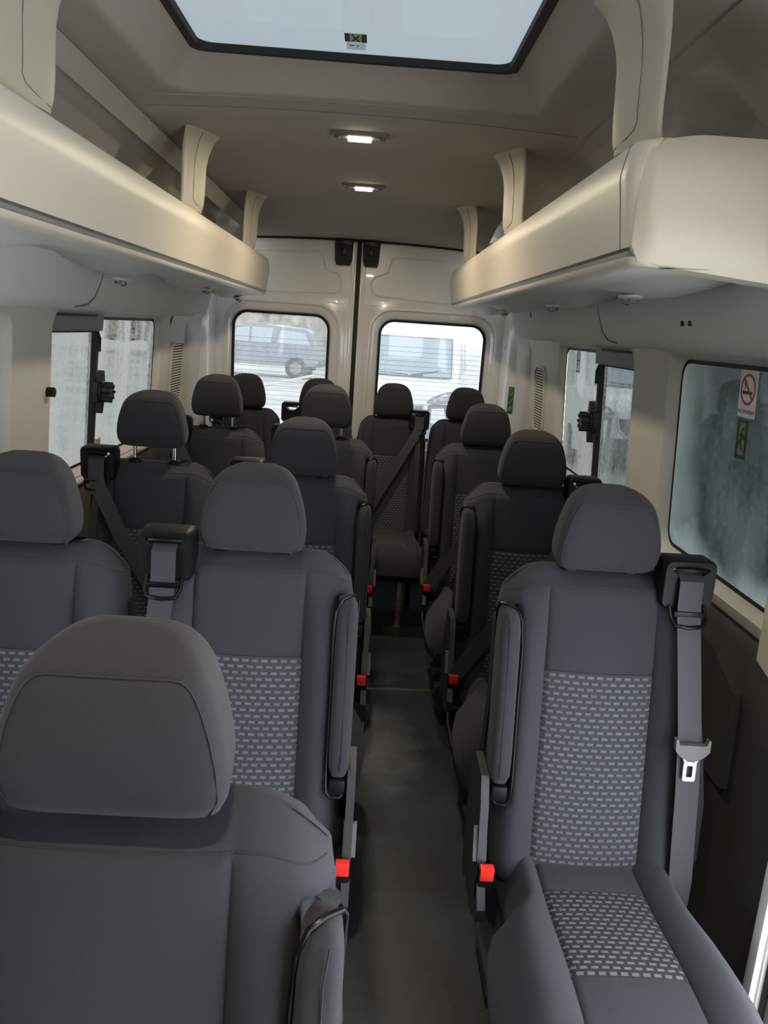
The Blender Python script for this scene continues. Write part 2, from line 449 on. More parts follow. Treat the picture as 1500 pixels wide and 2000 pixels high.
# upper side liners with arched recesses above the luggage shelves
PROF = [(.60, 1.967), (.645, 1.95), (.69, 1.915), (.72, 1.86), (.745, 1.79), (.765, 1.71), (.78, 1.64), (.79, 1.585)]
RECT = [[(1.42, 1.55), (1.48, 1.80), (1.57, 1.90), (1.68, 1.925), (1.82, 1.88), (2.10, 1.70), (2.2, 1.55)],
        [(2.66, 1.55), (2.72, 1.80), (2.80, 1.90), (2.90, 1.925), (3.02, 1.88), (3.24, 1.70), (3.32, 1.55)],
        [(3.70, 1.55), (3.72, 1.78), (3.78, 1.85), (3.86, 1.86), (3.94, 1.80), (4.02, 1.66), (4.05, 1.55)],
        [(.2, 1.55), (.26, 1.80), (.34, 1.90), (.45, 1.925), (.6, 1.88), (.85, 1.70), (.92, 1.55)]]
def inside_d(poly, y, z):
    d = 9
    n = len(poly)
    for i in range(n):
        (ax, ay), (bx, by) = poly[i], poly[(i+1) % n]
        ex, ey = bx-ax, by-ay; L = math.hypot(ex, ey)
        c = (ex*(z-ay)-ey*(y-ax))/L     # signed distance (clockwise polygon -> inside negative)
        d = min(d, -c)
    return d
def side_liner(s):
    mb = MB(); rows = []
    N = 56; P = []
    for i in range(N+1):
        t = i/N*(len(PROF)-1); k = min(int(t), len(PROF)-2); u = t-k
        P.append((lerp(PROF[k][0], PROF[k+1][0], u), lerp(PROF[k][1], PROF[k+1][1], u)))
    ny = 330
    for j in range(ny+1):
        y = Y0+(4.24-Y0)*j/ny
        row = []
        for x, z in P:
            off = 0
            for R_ in RECT:
                if R_[0][0]-.1 < y < R_[-1][0]+.1:
                    dd = inside_d(R_, y, z)
                    off += .010*smooth(-.045, -.030, dd)*(1-smooth(-.02, -.005, dd))*-1 if dd < 0 else 0
                    off += .095*smooth(-.006, .022, dd)
            # swelling at the rear quarter
            off -= .10*smooth(3.95, 4.2, y)*smooth(1.99, 1.88, z)
            row.append((CX+s*(x+off), y, z))
        rows.append(row)
    mb.grid(rows)
    o = struct(mb.build('trim_3' if s < 0 else 'trim_4', M['liner'], angle=60))
    c = MB()
    pts = [(.60, 4.235, 1.955), (.635, 4.24, 1.92), (.655, 4.243, 1.87), (.665, 4.244, 1.80), (.672, 4.244, 1.70)]
    c.tube([(CX+s*x, y, z) for x, y, z in pts], [.004, .009, .011, .011, .008], 8)
    c.build('black_edge_seal', M['rubber'], o)
side_liner(-1); side_liner(1)

# ceiling with the skylight funnel
def CZ(x, y):
    z = 1.992-.018*(abs(x-CX)/.6)**2.2-.007*0
    # headliner step behind the skylight, and slope down to the rear header
    z -= .012*smooth(2.24, 2.30, y)
    z -= .085*smooth(3.68, 4.30, y)**1.1
    return z
mb = MB()
sk_out = (CX-.02, 1.36, .455, .79, .07)
sk_in = (CX-.02, 1.36, .385, .735, .05)
def fc(x, y, d): return (x, y, CZ(x, y)+d)
hole_patch(mb, (CX, (Y0+2.2)/2, .62, (2.2-Y0)/2), sk_out,
           [(.02, 0), (.006, .001), (0, .006), (-.022, .030), (-.05, .058), (-.062, .068), (-.066, .078)], fc)
xs = [CX-.62+1.24*i/30 for i in range(31)]
ys = [2.2+(4.46-2.2)*j/90 for j in range(91)]
mb.grid([[(x, y, CZ(x, y)) for x in xs] for y in ys])
# outer strips reaching the side liners
mb.grid([[(CX-.62, Y0, CZ(CX-.62, Y0)), (CX-.58, Y0, 2.0)], [(CX-.62, 4.46, CZ(CX-.62, 4.46)), (CX-.58, 4.46, 1.92)]])
ceil = struct(mb.build('ceiling', M['head'], angle=50))
for yy, zz in ((2.175, 1.9915),):
    q = MB(); q.tube([(x, yy, CZ(x, yy)+.0005) for x in xs[2:-2]], .0035, 6); q.build('headliner_bead', M['head'], ceil)
q = MB(); q.tube([(x, 2.265, CZ(x, 2.265)+.0002) for x in xs[1:-1]], .0018, 6); q.build('headliner_joint', M['frame'], ceil)
# side corner of ceiling to the header at the rear (metal above the doors)
# skylight pane
def fs(x, y, d): return (x, y, 2.058+d)
mb = MB(); sk_p = (sk_out[0], sk_out[1], sk_out[2]-.062, sk_out[3]-.062, .05)
ring_panel(mb, sk_p, .012, fs)
sky_w = struct(mb.build('window_1', M['skyglass'], angle=None))
mb = MB()
P0 = rr_poly(sk_p[0], sk_p[1], sk_p[2]+.004, sk_p[3]+.004, .05); P1 = rr_poly(sk_p[0], sk_p[1], sk_p[2]-.024, sk_p[3]-.024, .035)
mb.grid([[fs(x, y, .016) for x, y in P0], [fs(x, y, -.001) for x, y in P0], [fs(x, y, -.004) for x, y in P1], [fs(x, y, .013) for x, y in P1]], closed=True)
mb.build('window_seal', M['rubber'], sky_w)

mb = MB()
hole_patch(mb, (CX, 1.0, .93, 1.05), (CX, 1.30, .72, .22, .08), [(.02, 0), (0, -.03)], lambda x, z, d: (x, Y0+d, z))
struct(mb.build('wall_front', M['liner']))
mb = MB(); mb.box(-.87, .28, -.30, -.26, 0, 1.78, bev=.015)  # unseen panel added behind the camera to shade the nearest seat
struct(mb.build('shade_panel', M['lower']))

# outer skin so that no light leaks between the trims
mb = MB()
sk = [(.93, -.1), (.95, .3), (.945, .86)]
for s in (-1, 1):
    y0 = Y0 if s < 0 else 1.215
    mb.grid([[(CX+s*x, y, z) for y in (y0, YD)] for x, z in sk])
    mb.grid([[(CX+s*x, y, z) for y in (3.52, YD)] for x, z in [(.945, .86), (.90, 1.445)]])
    mb.grid([[(CX+s*x, y, z) for y in (Y0, YD)] for x, z in [(.90, 1.445), (.88, 1.7), (.80, 1.98), (.62, 2.08), (.50, 2.10)]])
mb.grid([[(CX-.45, Y0, 2.10), (CX+.45, Y0, 2.10)], [(CX-.44, .58, 2.10), (CX+.44, .58, 2.10)]])
mb.grid([[(CX-.45, 2.20, 2.10), (CX+.45, 2.20, 2.10)], [(CX-.44, YD, 2.10), (CX+.44, YD, 2.10)]])
struct(mb.build('roof_panel', M['paint'], angle=30))

# ------------------------------------------------------------------ side windows
def side_window(idx, s, h, mat, f):
    mb = MB(); ring_panel(mb, (h[0], h[1], h[2]-.008, h[3]-.008, h[4]-.008), .034, f)
    o = struct(mb.build('window_%d' % idx, mat, angle=None))
    return o
w2 = side_window(2, -1, winL[0], M['clear'], fL)
w3 = side_window(3, -1, winL[1], M['sideglass'], fL)
w4 = side_window(4, -1, winL[2], M['sideglass'], fL)
w5 = side_window(5, 1, winR[0], M['darkglass'], fR)
w6 = side_window(6, 1, winR[1], M['sideglass'], fR)
def slider(w, s, f, y0, yb):
    """sliding front half: header, upright bar with screw knob"""
    mb = MB()
    def bx(ya, yb_, za, zb_, d0, d1, m=0):
        P = [(ya, za), (yb_, za), (yb_, zb_), (ya, zb_)]
        mb.prism(P, lambda y, z: f(y, z, d0), lambda y, z: f(y, z, d1), m)
    bx(y0-.03, yb+.03, 1.368, WZ1+.004, .012, .040)
    bx(yb-.002, yb+.016, .91, 1.372, .018, .045)
    mb.build('slider_header', M['frame'], w)
    mb = MB()
    bx(yb-.014, yb+.002, .91, 1.362, .016, .044)
    # rounded dark corner and top slot
    mb.tube([f(yb-.010, 1.30, .010), f(yb-.012, 1.345, .010), f(yb-.028, 1.362, .010), f(yb-.06, 1.3665, .010), f(y0, 1.3665, .010)], [.008, .008, .006, .0025, .002], 8)
    mb.tube([f(y0-.0, 1.417, .006), f(yb-.06, 1.417, .006)], .0035, 6)
    mb.build('slider_bar', M['rubber'], w)
    mb = MB(); yk, zk = yb-.01, 1.165
    def cy(y, z, r, d0, d1, n=22):
        mb.cyl(f(y, z, d0), f(y, z, d1), r, n=n)
    cy(yk, zk, .040, .014, -.004); cy(yk, zk, .034, -.004, -.012)
    cy(yk, zk, .028, -.012, -.040, 20)
    for k in range(8):
        a = 2*PI*k/8
        P = [(yk+.024*cos(a-.2), zk+.024*sin(a-.2)), (yk+.035*cos(a), zk+.035*sin(a)), (yk+.024*cos(a+.2), zk+.024*sin(a+.2))]
        mb.prism(P, lambda y, z: f(y, z, -.014), lambda y, z: f(y, z, -.044))
    for dz in (.058, -.058):
        mb.prism([(yk-.016, zk+dz*.6), (yk+.016, zk+dz*.6), (yk+.006, zk+dz*1.25), (yk-.006, zk+dz*1.25)], lambda y, z: f(y, z, .008), lambda y, z: f(y, z, -.012))
    mb.build('screw_knob', M['knob'], w)
slider(w4, -1, fL, 2.30, 2.715)
slider(w6, 1, fR, 2.365, 2.775)
# sill rail under the left windows (pale ledge)
mb = MB(); mb.tube([fL(y, .885, -.004) for y in (-.3, 1.0, 2.0, 3.0, 4.1)], .012, 8)
mb.build('window_ledge', M['pillar'], WL)
mb = MB()
mb.prism([(1.50, .52), (2.10, .52), (2.18, .60), (2.18, .80), (1.62, .80), (1.50, .74)], lambda y, z: fR(y, z, -.010), lambda y, z: fR(y, z, -.030))
mb.build('lower_pocket_panel', M['lower'], WR)
# small knob at the front edge of the left slider and pillar grips
mb = MB(); mb.cyl(fL(2.262, 1.20, .0), fL(2.262, 1.20, -.02), .014, n=16); mb.build('pillar_button', M['black'], WL)

# ------------------------------------------------------------------ vents
def vent(s, yc, f, label, W=.118):
    root = empty('air_vent', f(yc, 1.0, -.004))
    L = Vector(root.location)
    def g(y, z, d): return tuple(Vector(f(y, z, d))-L)
    mb = MB(); h = (yc, 1.165, W, .152, .050)
    P = lambda k: rr_poly(h[0], h[1], h[2]+k, h[3]+k, h[4]+k, 6)
    mb.grid([[g(y, z, .001) for y, z in P(0)], [g(y, z, -.008) for y, z in P(0)], [g(y, z, -.010) for y, z in P(-.008)], [g(y, z, -.001) for y, z in P(-.009)]], closed=True)
    mb.build('vent_frame', M['slat'], root)
    mb = MB(); ring_panel(mb, (h[0], h[1], h[2]-.005, h[3]-.005, .04), -.0015, g); mb.build('vent_back', M['ventback'], root, angle=None)
    for k in range(23):
        z = 1.165-.143+.286*(k+.5)/23
        hw = W-.008 if abs(z-1.165) < .105 else W-.008-(abs(z-1.165)-.105)*.9
        mb = MB(); mb.prism([(yc-hw, z-.0026), (yc+hw, z-.0026), (yc+hw, z+.0026), (yc-hw, z+.0026)], lambda y, z: g(y, z, -.002), lambda y, z: g(y, z-.001, -.0045))
        mb.build('slat', M['slat'], root)
    tag(root, label, 'air vent', 'louvred vents on the rear side pillars')
vent(-1, 3.745, fL, 'tall beige louvred air vent on the pillar behind the left windows')
vent(1, 3.65, fR, 'tall beige louvred air vent on the pillar beside the green three-panel sticker', .112)

# ------------------------------------------------------------------ rear end: door frame and the two doors
def fd(x, z, d):  # rear door surface, d towards outside
    return (x, YD+d-.02*(abs(x)/.8)**3*0, z)
XM = -.018
WDW = [(-.432, 1.155, .272, .335, .085), (.417, 1.155, .302, .335, .085)]
def door(idx, xa, xb, h):
    mb = MB()
    outer = ((xa+xb)/2, 1.155, (xb-xa)/2, .44)
    RG = [(.085, 0), (.068, -.006), (.052, -.004), (.045, .006), (.03, .008), (.010, .009), (.004, .014), (-.004, .028)]
    # upper, lower parts
    z1 = 1.155+.44
    zt = lambda x: 1.905-.02*(abs(x-CX)/.55)**2
    mb.grid([[fd(lerp(xa, xb, i/16), lerp(z1, zt(lerp(xa, xb, i/16)), k/6), 0) for i in range(17)] for k in range(7)])
    mb.grid([[fd(lerp(xa, xb, i/6), lerp(.0, 1.155-.44, k/6), 0) for i in range(7)] for k in range(7)])
    hh = (h[0], h[1], min(h[2], (xb-xa)/2-.05), h[3], h[4])
    RG2 = [(min(g, abs(xa-(h[0]-h[2])) - .004, abs(xb-(h[0]+h[2]))-.004), d) for g, d in RG]
    hole_patch(mb, outer, h, RG2, fd)
    # returned edge beside the centre gap
    xe = xb if idx == 1 else xa
    mb.grid([[(xe, YD, 0), (xe, YD, 1.905)], [(xe, YD+.05, 0), (xe, YD+.05, 1.905)]])
    o = struct(mb.build('door_%d' % idx, M['paint'], angle=38))
    # inner flange along the centre
    q = MB(); sg = 1 if idx == 2 else -1
    q.box(min(xe, xe+sg*.012), max(xe, xe+sg*.012), YD-.010, YD+.004, .1, 1.90, bev=.003)
    q.box(min(xe+sg*.022, xe+sg*.030), max(xe+sg*.022, xe+sg*.030), YD-.004, YD+.004, .1, 1.88, bev=.003)
    q.build('door_flange', M['paint'], o)
    E = [(-.72, 1.81), (-.546, 1.812), (-.245, 1.825), (-.222, 1.812), (-.210, 1.775), (-.198, 1.735), (-.169, 1.722), (-.130, 1.712), (-.112, 1.69), (-.108, 1.65), (-.115, 1.622), (-.143, 1.611), (-.494, 1.60), (-.72, 1.595)]
    if idx == 2: E = [(.72, 1.81), (.341, 1.82), (.19, 1.818), (.164, 1.808), (.156, 1.775), (.148, 1.738), (.125, 1.724), (.085, 1.712), (.060, 1.69), (.056, 1.66), (.068, 1.625), (.10, 1.610), (.493, 1.591), (.72, 1.585)]
    q = MB(); q.tube([(x, YD+.001, z) for x, z in E], .0055, 8); q.build('pressed_panel_line', M['paint'], o)
    q = MB()
    for z in (1.50,):
        xx = (-.19, -.10) if idx == 1 else (.03, .12)
        q.tube([(xx[0], YD+.001, 1.56), (xx[1], YD+.001, 1.556)], .003, 6)
    q.build('pressed_mark', M['paint'], o)
    # pane, seal and heating wires
    p = MB(); ring_panel(p, (h[0], h[1], h[2]-.004, h[3]-.004, h[4]), .026, fd)
    w = struct(p.build('window_%d' % (6+idx), M['rearglass'], angle=None))
    p = MB()
    A = rr_poly(*h); B = rr_poly(h[0], h[1], h[2]-.013, h[3]-.013, h[4]-.012)
    p.grid([[fd(x, z, .012) for x, z in A], [fd(x, z, .014) for x, z in B], [fd(x, z, .030) for x, z in B], [fd(x, z, .030) for x, z in A]], closed=True)
    p.build('window_seal', M['rubber'], w)
    p = MB()
    for k in range(19):
        z = 1.345-.0265*k
        p.tube([(h[0]-h[2]+.02, YD+.0245, z), (h[0]+h[2]-.02, YD+.0245, z)], .0007, 4)
    p.tube([(h[0]+h[2]-.022, YD+.0245, 1.06), (h[0]+h[2]-.022, YD+.0245, .84)], .0012, 4)
    wire = p.build('heating_wires', M['wire'], w)
    return o, w
d1, rw1 = door(1, -.80, XM-.012, WDW[0])
d2, rw2 = door(2, XM+.012, .82, WDW[1])
# black centre seal
mb = MB(); mb.box(XM-.0125, XM+.0125, YD+.002, YD+.03, .05, 1.92, bev=.002)
struct(mb.build('trim_5', M['rubber']))
# header seal under the headliner edge
mb = MB()
pts = [(CX-.62+1.24*i/24, 4.452, CZ(CX-.62+1.24*i/24, 4.452)-.004) for i in range(25)]
mb.tube(pts, .006, 8)
mb.grid([[(x, 4.455, z+.004) for x, y, z in pts], [(x, YD+.01, z+.01) for x, y, z in pts]])
struct(mb.build('trim_6', M['rubber']))
# painted rear corner posts joining side walls and doors
def corner_post(s):
    mb = MB(); rows = []
    for k in range(40):
        z = 0+1.93*k/39
        w = PX(min(z, 1.5)) if z < 1.5 else PX(1.5)-(z-1.5)*.32
        xo = CX+s*w; xi = (-.795 if s < 0 else .815)
        if z > 1.5: xi = xi-s*(z-1.5)*.10
        rows.append([(xo+s*.004, YE-.02, z), (xo+s*.0, YE+.015, z), (xo-s*.006, YE+.030, z), (lerp(xo, xi, .5), YE+.045, z), (xi+s*.010, YE+.06, z), (xi+s*.002, YE+.08, z),
                     (xi, YE+.15, z), (xi, YE+.22, z), (xi-s*.004, YD+.002, z), (xi+s*.03, YD+.02, z)])
    mb.grid(rows)
    o = struct(mb.build('trim_7' if s < 0 else 'trim_8', M['paint'], angle=50))
    q = MB()
    for z in (1.05, 1.22, 1.38):
        q.cyl(((-.797 if s < 0 else .817), YE+.16, z), ((-.791 if s < 0 else .811), YE+.16, z), .012, n=14)
    q.build('plug', M['paint'], o)
    return o
cpl = corner_post(-1); cpr = corner_post(1)
# beige inner D-pillar trim with stepped edge
def dpillar(s):
    mb = MB(); rows = []
    f = fL if s < 0 else fR
    for k in range(26):
        z = .80+.65*k/25
        c = .010+.010*smooth(1.40, 1.30, z)
        rows.append([f(3.885, z, .002), f(3.90, z, -.006), f(3.93, z, -c), f(4.05, z, -c-.006), f(4.16, z, -c-.004), f(4.20, z, -.012), f(4.215, z, .01)])
    mb.grid(rows); struct(mb.build('trim_9' if s < 0 else 'trim_10', M['pillar'], angle=60))
dpillar(-1); dpillar(1)

# latches on top of the doors
def latch(x0, x1, label):
    root = empty('door_latch', ((x0+x1)/2, YD, 1.76)); c = (x0+x1)/2; w = (x1-x0)/2
    mb = MB()
    poly = [(-w, .15), (w, .15), (w, .09), (w*.92, .025), (w*.75, 0), (-w*.75, 0), (-w*.92, .025), (-w, .09)]
    mb.prism(poly, lambda u, v: (u, -.003, v), lambda u, v: (u*.94, -.045-.015*v/.15, v))
    mb.build('latch_housing', M['black'], root)
    mb = MB(); mb.box(-w*.3, w*.3, -.062, -.040, .05, .09, bev=.004); mb.box(-w*.95, w*.95, -.066, -.05, .10, .145, bev=.006)
    mb.build('latch_catch', M['gloss'], root)
    tag(root, label, 'door latch', 'black latches at the top of the rear doors')
latch(-.152, -.052, 'black plastic latch at the top of the left rear door')
latch(.0, .095, 'black plastic latch at the top of the right rear door')

# torn paper on the left rear post
mb = MB()
P = [(-.815, 1.525), (-.755, 1.530), (-.762, 1.47), (-.772, 1.43), (-.784, 1.385), (-.80, 1.40), (-.822, 1.395), (-.835, 1.41)]
# ------------------------------------------------------------------ luggage shelves
def shelf(s, ya, yb, label):
    root = empty('luggage_shelf', (CX+s*.62, (ya+yb)/2, 1.56)); L = Vector(root.location)
    X0 = .468-.0
    off = -CX if True else 0
    def pt(x, y, z): return tuple(Vector((s*x, y, z))-L)
    prof = [(.53, 1.742), (.480, 1.7455), (.4705, 1.744), (.4665, 1.739), (.4605, 1.715), (.4575, 1.697), (.4580, 1.686), (.462, 1.66), (.4695, 1.60), (.4715, 1.588)]
    n = 70
    ys = [ya+(yb-ya)*k/n for k in range(n+1)]
    def inset(y):     # rounded ends
        e = 0
        if yb-y < .10: e = .05*(1-math.sqrt(max(0, 1-((.10-(yb-y))/.10)**2)))
        if s > 0 and y-ya < .03: e = .03*(1-math.sqrt(max(0, 1-((.03-(y-ya))/.03)**2)))
        return e
    if s > 0: ys = [ya+.03*(1-cos(PI/2*k/8)) for k in range(8)]+[ya+.03+(yb-ya-.03)*k/n for k in range(n+1)]
    mb = MB(); mb.grid([[pt(x+inset(y), y, z) for x, z in prof] for y in ys])
    mb.grid([[pt(.53, y, 1.744) for y in ys], [pt(.54, y, 1.70) for y in ys], [pt(.81, y, 1.705) for y in ys]])
    mb.build('shelf_fascia', M['shelf'], root, angle=50)
    mb = MB(); g = [(.4715, 1.588), (.476, 1.5835), (.476, 1.577), (.4735, 1.574)]
    mb.grid([[pt(x+inset(y), y, z) for x, z in g] for y in ys]); mb.build('edge_groove', M['groove'], root, angle=30)
    mb = MB(); g = [(.4735, 1.574), (.475, 1.566), (.482, 1.561), (.495, 1.559)]
    mb.grid([[pt(x+inset(y), y, z) for x, z in g] for y in ys]); mb.build('edge_lip', M['shelf'], root, angle=60)
    # underside with shallow hollows for the reading lights
    mb = MB(); C = (2.34, 3.30, 4.10, 1.5) if s < 0 else (1.68, 2.42, 3.30, 4.0)
    rows = []
    for y in [ya+(yb-ya)*k/150 for k in range(151)]:
        row = []
        for i in range(25):
            x = .495+(.805-.495)*i/24
            z = 1.559+.018*smooth(.56, .74, x)
            for c in C:
                d = ((y-c)/.26)**2+((x-.68)/.12)**2
                z -= .034*max(0, 1-d)**1.2
            row.append(pt(x+(inset(y) if i < 3 else 0), y, z))
        rows.append(row)
    mb.grid(rows); mb.build('shelf_underside', M['shelfunder'], root, angle=60)
    # end faces
    pr = prof+[(.476, 1.58), (.475, 1.566), (.482, 1.561), (.495, 1.559)]
    mb = MB()
    e = inset(yb)
    poly = [(x+e, z) for x, z in pr]+[(.80, 1.565), (.80, 1.705), (.60, 1.74)]
    mb.prism(poly, lambda x, z: pt(x, yb, z), lambda x, z: pt(x, yb+.006, z)); mb.build('end_cap', M['shelf'], root, angle=50); mb = MB()
    e = inset(ya)
    # near cap: bulged moulding
    rows = []
    if s > 0:
        hs = []
        for i in range(33):
            x = .474+(.86-.474)*i/32; t = (x-.474)
            top = 1.742+.012*smooth(0, .1, t); bot = 1.566-.022*smooth(0, .35, t)-.004
            r = .028
            edge = r*(1-math.sqrt(max(0, 1-max(0, 1-t/r)**2)))
            top -= edge; bot += edge
            row = []
            for k in range(15):
                v = k/14; z = lerp(bot, top, v)
                bul = .022*(1-abs(2*v-1)**3)*(1-max(0, 1-t/.03)**2)
                row.append(pt(x, ya-bul+.004, z))
            rows.append(row)
        mb.grid(rows)
        mb.grid([[tuple(Vector(r[-1])) for r in rows], [tuple(Vector(r[-1])+Vector((0, .06, 0))) for r in rows]])
        mb.grid([[tuple(Vector(r[0])) for r in rows], [tuple(Vector(r[0])+Vector((0, .06, .0))) for r in rows]])
    else:
        mb.prism([(x, z) for x, z in pr]+[(.80, 1.565), (.80, 1.705), (.60, 1.74)], lambda x, z: pt(x, ya, z), lambda x, z: pt(x, ya-.006, z))
    mb.build('end_cap', M['shelf'], root, angle=50)
    if s > 0:
        mb = MB(); mb.tube([pt(x-.0006, ya+.052, z) for x, z in prof[2:]], .0006, 6); mb.build('cap_joint', M['groove'], root)
    tag(root, label, 'luggage shelf')
    return root
shelf(-1, .2, 4.23, 'long beige overhead luggage shelf along the left side above the windows')
shelf(1, 1.265, 4.23, 'beige overhead luggage shelf along the right side with blunt end facing forward')

# curved supports from shelf edge to roof
def support(s, y0, y1, label):
    root = empty('shelf_support', (s*.49, (y0+y1)/2, 1.748)); L = Vector(root.location); D = y1-y0
    zs = [1.748, 1.755, 1.77, 1.80, 1.84, 1.88, 1.91, 1.935, 1.955, 1.968, 1.976, 1.981]
    def dx(z): return interp([(1.748, .011), (1.77, .005), (1.81, .001), (1.87, 0), (1.915, -.007), (1.95, -.019), (1.972, -.034), (1.985, -.046)], z)
    def ex(z): return interp([(1.748, .004), (1.775, 0), (1.90, 0), (1.95, .012), (1.985, .04)], z)
    sec = [(0, .502), (0, .498), (.004, .493), (.02, .4865), (.05, .4775), (.075, .470), (.095, .4635), (.115, .4595), (.132, .459), (.143, .462), (.149, .469), (.150, .478), (.148, .498), (.10, .508), (.03, .508)]
    def P(u, x, z): return tuple(Vector((s*(x+dx(z)*(.53-min(x, .53))/.06), y0+D*u/.15+(u/.15-.5)*ex(z), z))-L)
    mb = MB(); mb.grid([[P(u, x, z) for u, x in sec] for z in zs], closed=True, cap0=True, cap1=True)
    mb.build('support_column', plain('support_plastic', (176, 169, 153), .5, bump=.05, bscale=1000), root, angle=60)
    q = MB(); pts = [P(.052, .4764, z) for z in (1.965, 1.94, 1.90, 1.86, 1.83, 1.80, 1.785)]
    pts += [P(.060, .4738, 1.773), P(.085, .4662, 1.764), (P(.125, .4585, 1.757)), P(.146, .4625, 1.755)]
    q.tube(pts, .0009, 6); q.build('cover_seam', M['frame'], root)
    tag(root, label, 'shelf support', 'curved supports between shelf and roof')
support(-1, 1.28, 1.43, 'beige curved support on the left shelf nearest the camera')
support(-1, 2.45, 2.60, 'beige curved support in the middle of the left shelf')
support(-1, 3.57, 3.71, 'beige curved support at the rear end of the left shelf')
support(1, 1.295, 1.435, 'beige curved support on the right shelf above its blunt front end')
support(1, 2.435, 2.58, 'beige curved support in the middle of the right shelf')
support(1, 3.52, 3.66, 'beige curved support at the rear end of the right shelf')

# reading light / hook units below the shelves
def unit(s, x, y, label, z=1.553):
    root = empty('reading_light', (s*x, y, z)); root.scale = (.7, .7, .6); mb = MB()
    rows = []
    for k in range(5):
        r = [.045, .043, .036, .022, .008][k]; zz = [0, -.006, -.010, -.012, -.0125][k]
        rows.append([(r*.8*cos(2*PI*i/18), r*1.5*sin(2*PI*i/18), zz) for i in range(18)])
    mb.grid(rows, closed=True, cap1=True, cap0=True); mb.build('light_housing', M['shelfunder'], root)
    mb = MB(); mb.cyl((0, -.022, -.006), (0, -.026, -.028), .017, .013, 14); mb.build('nozzle', M['groove'], root)
    mb = MB(); mb.tube([(.012, .03, -.008), (.014, .035, -.024), (0, .045, -.03), (-.014, .035, -.024), (-.012, .03, -.008)], .0035, 6)
    mb.build('hook', M['groove'], root)
    tag(root, label, 'reading light', 'reading light units under the luggage shelves')
unit(-1, .655, 2.36, 'grey reading light under the left shelf between the two front left windows', 1.528)
unit(-1, .60, 3.28, 'grey reading light under the left shelf above the third third row', 1.546)
unit(-1, .60, 4.06, 'grey reading light under the far end of the left shelf', 1.540)
unit(1, .62, 1.70, 'grey reading light under the right shelf above the misted large window', 1.540)
unit(1, .62, 2.42, 'grey reading light under the middle of the right shelf', 1.540)
unit(1, .62, 3.32, 'grey reading light under the far end of the right shelf', 1.540)

# ------------------------------------------------------------------ ceiling lamps
def lamp(x, y, label, hx=.085):
    z = CZ(x, y)
    root = empty('ceiling_lamp', (x, y, z)); mb = MB()
    P = rr_poly(0, 0, hx, .032, .022)
    mb.grid([[(a, b, .002) for a, b in P], [(a*.98, b*.96, -.008) for a, b in P], [(a*.93, b*.8, -.012) for a, b in P]], closed=True, cap1=True)
    mb.build('lamp_housing', M['lampbody'], root)
    mb = MB(); mb.box(-.034, .034, -.020, .014, -.020, -.011, bev=.003); mb.build('lamp_diffuser', M['lamp'], root)
    mb = MB(); mb.box(-.074, -.058, -.012, .010, -.016, -.011, bev=.002); mb.box(.058, .074, -.012, .010, -.016, -.011, bev=.002)
    mb.build('lamp_switch', M['midgrey'], root)
    tag(root, label, 'ceiling lamp', 'lit ceiling lamps')
    ld = bpy.data.lights.new('lamp_light', 'AREA'); ld.shape = 'RECTANGLE'; ld.size = .07; ld.size_y = .03
    ld.color = (1, .86, .64); ld.energy = LAMP; ld.spread = PI
    lo = bpy.data.objects.new('lamp_light', ld); COL.objects.link(lo); lo.location = (x, y, z-.024)
    return root
LAMP = 4.2
lamp(.01, 2.45, 'lit warm ceiling lamp nearer the skylight')
lamp(.012, 3.285, 'lit warm ceiling lamp nearer the rear doors')
lamp(.01, .35, 'added warm ceiling lamp out of view in front of the skylight')  # extra lamp, added out of view to warm the front end

# ------------------------------------------------------------------ seats
def sgn(a): return 1 if a >= 0 else -1
def ring_grid(mb, rings, mi=0, mif=None, caps=True):
    mb.grid(rings, mi, closed=True, cap0=caps, cap1=caps, mif=mif)

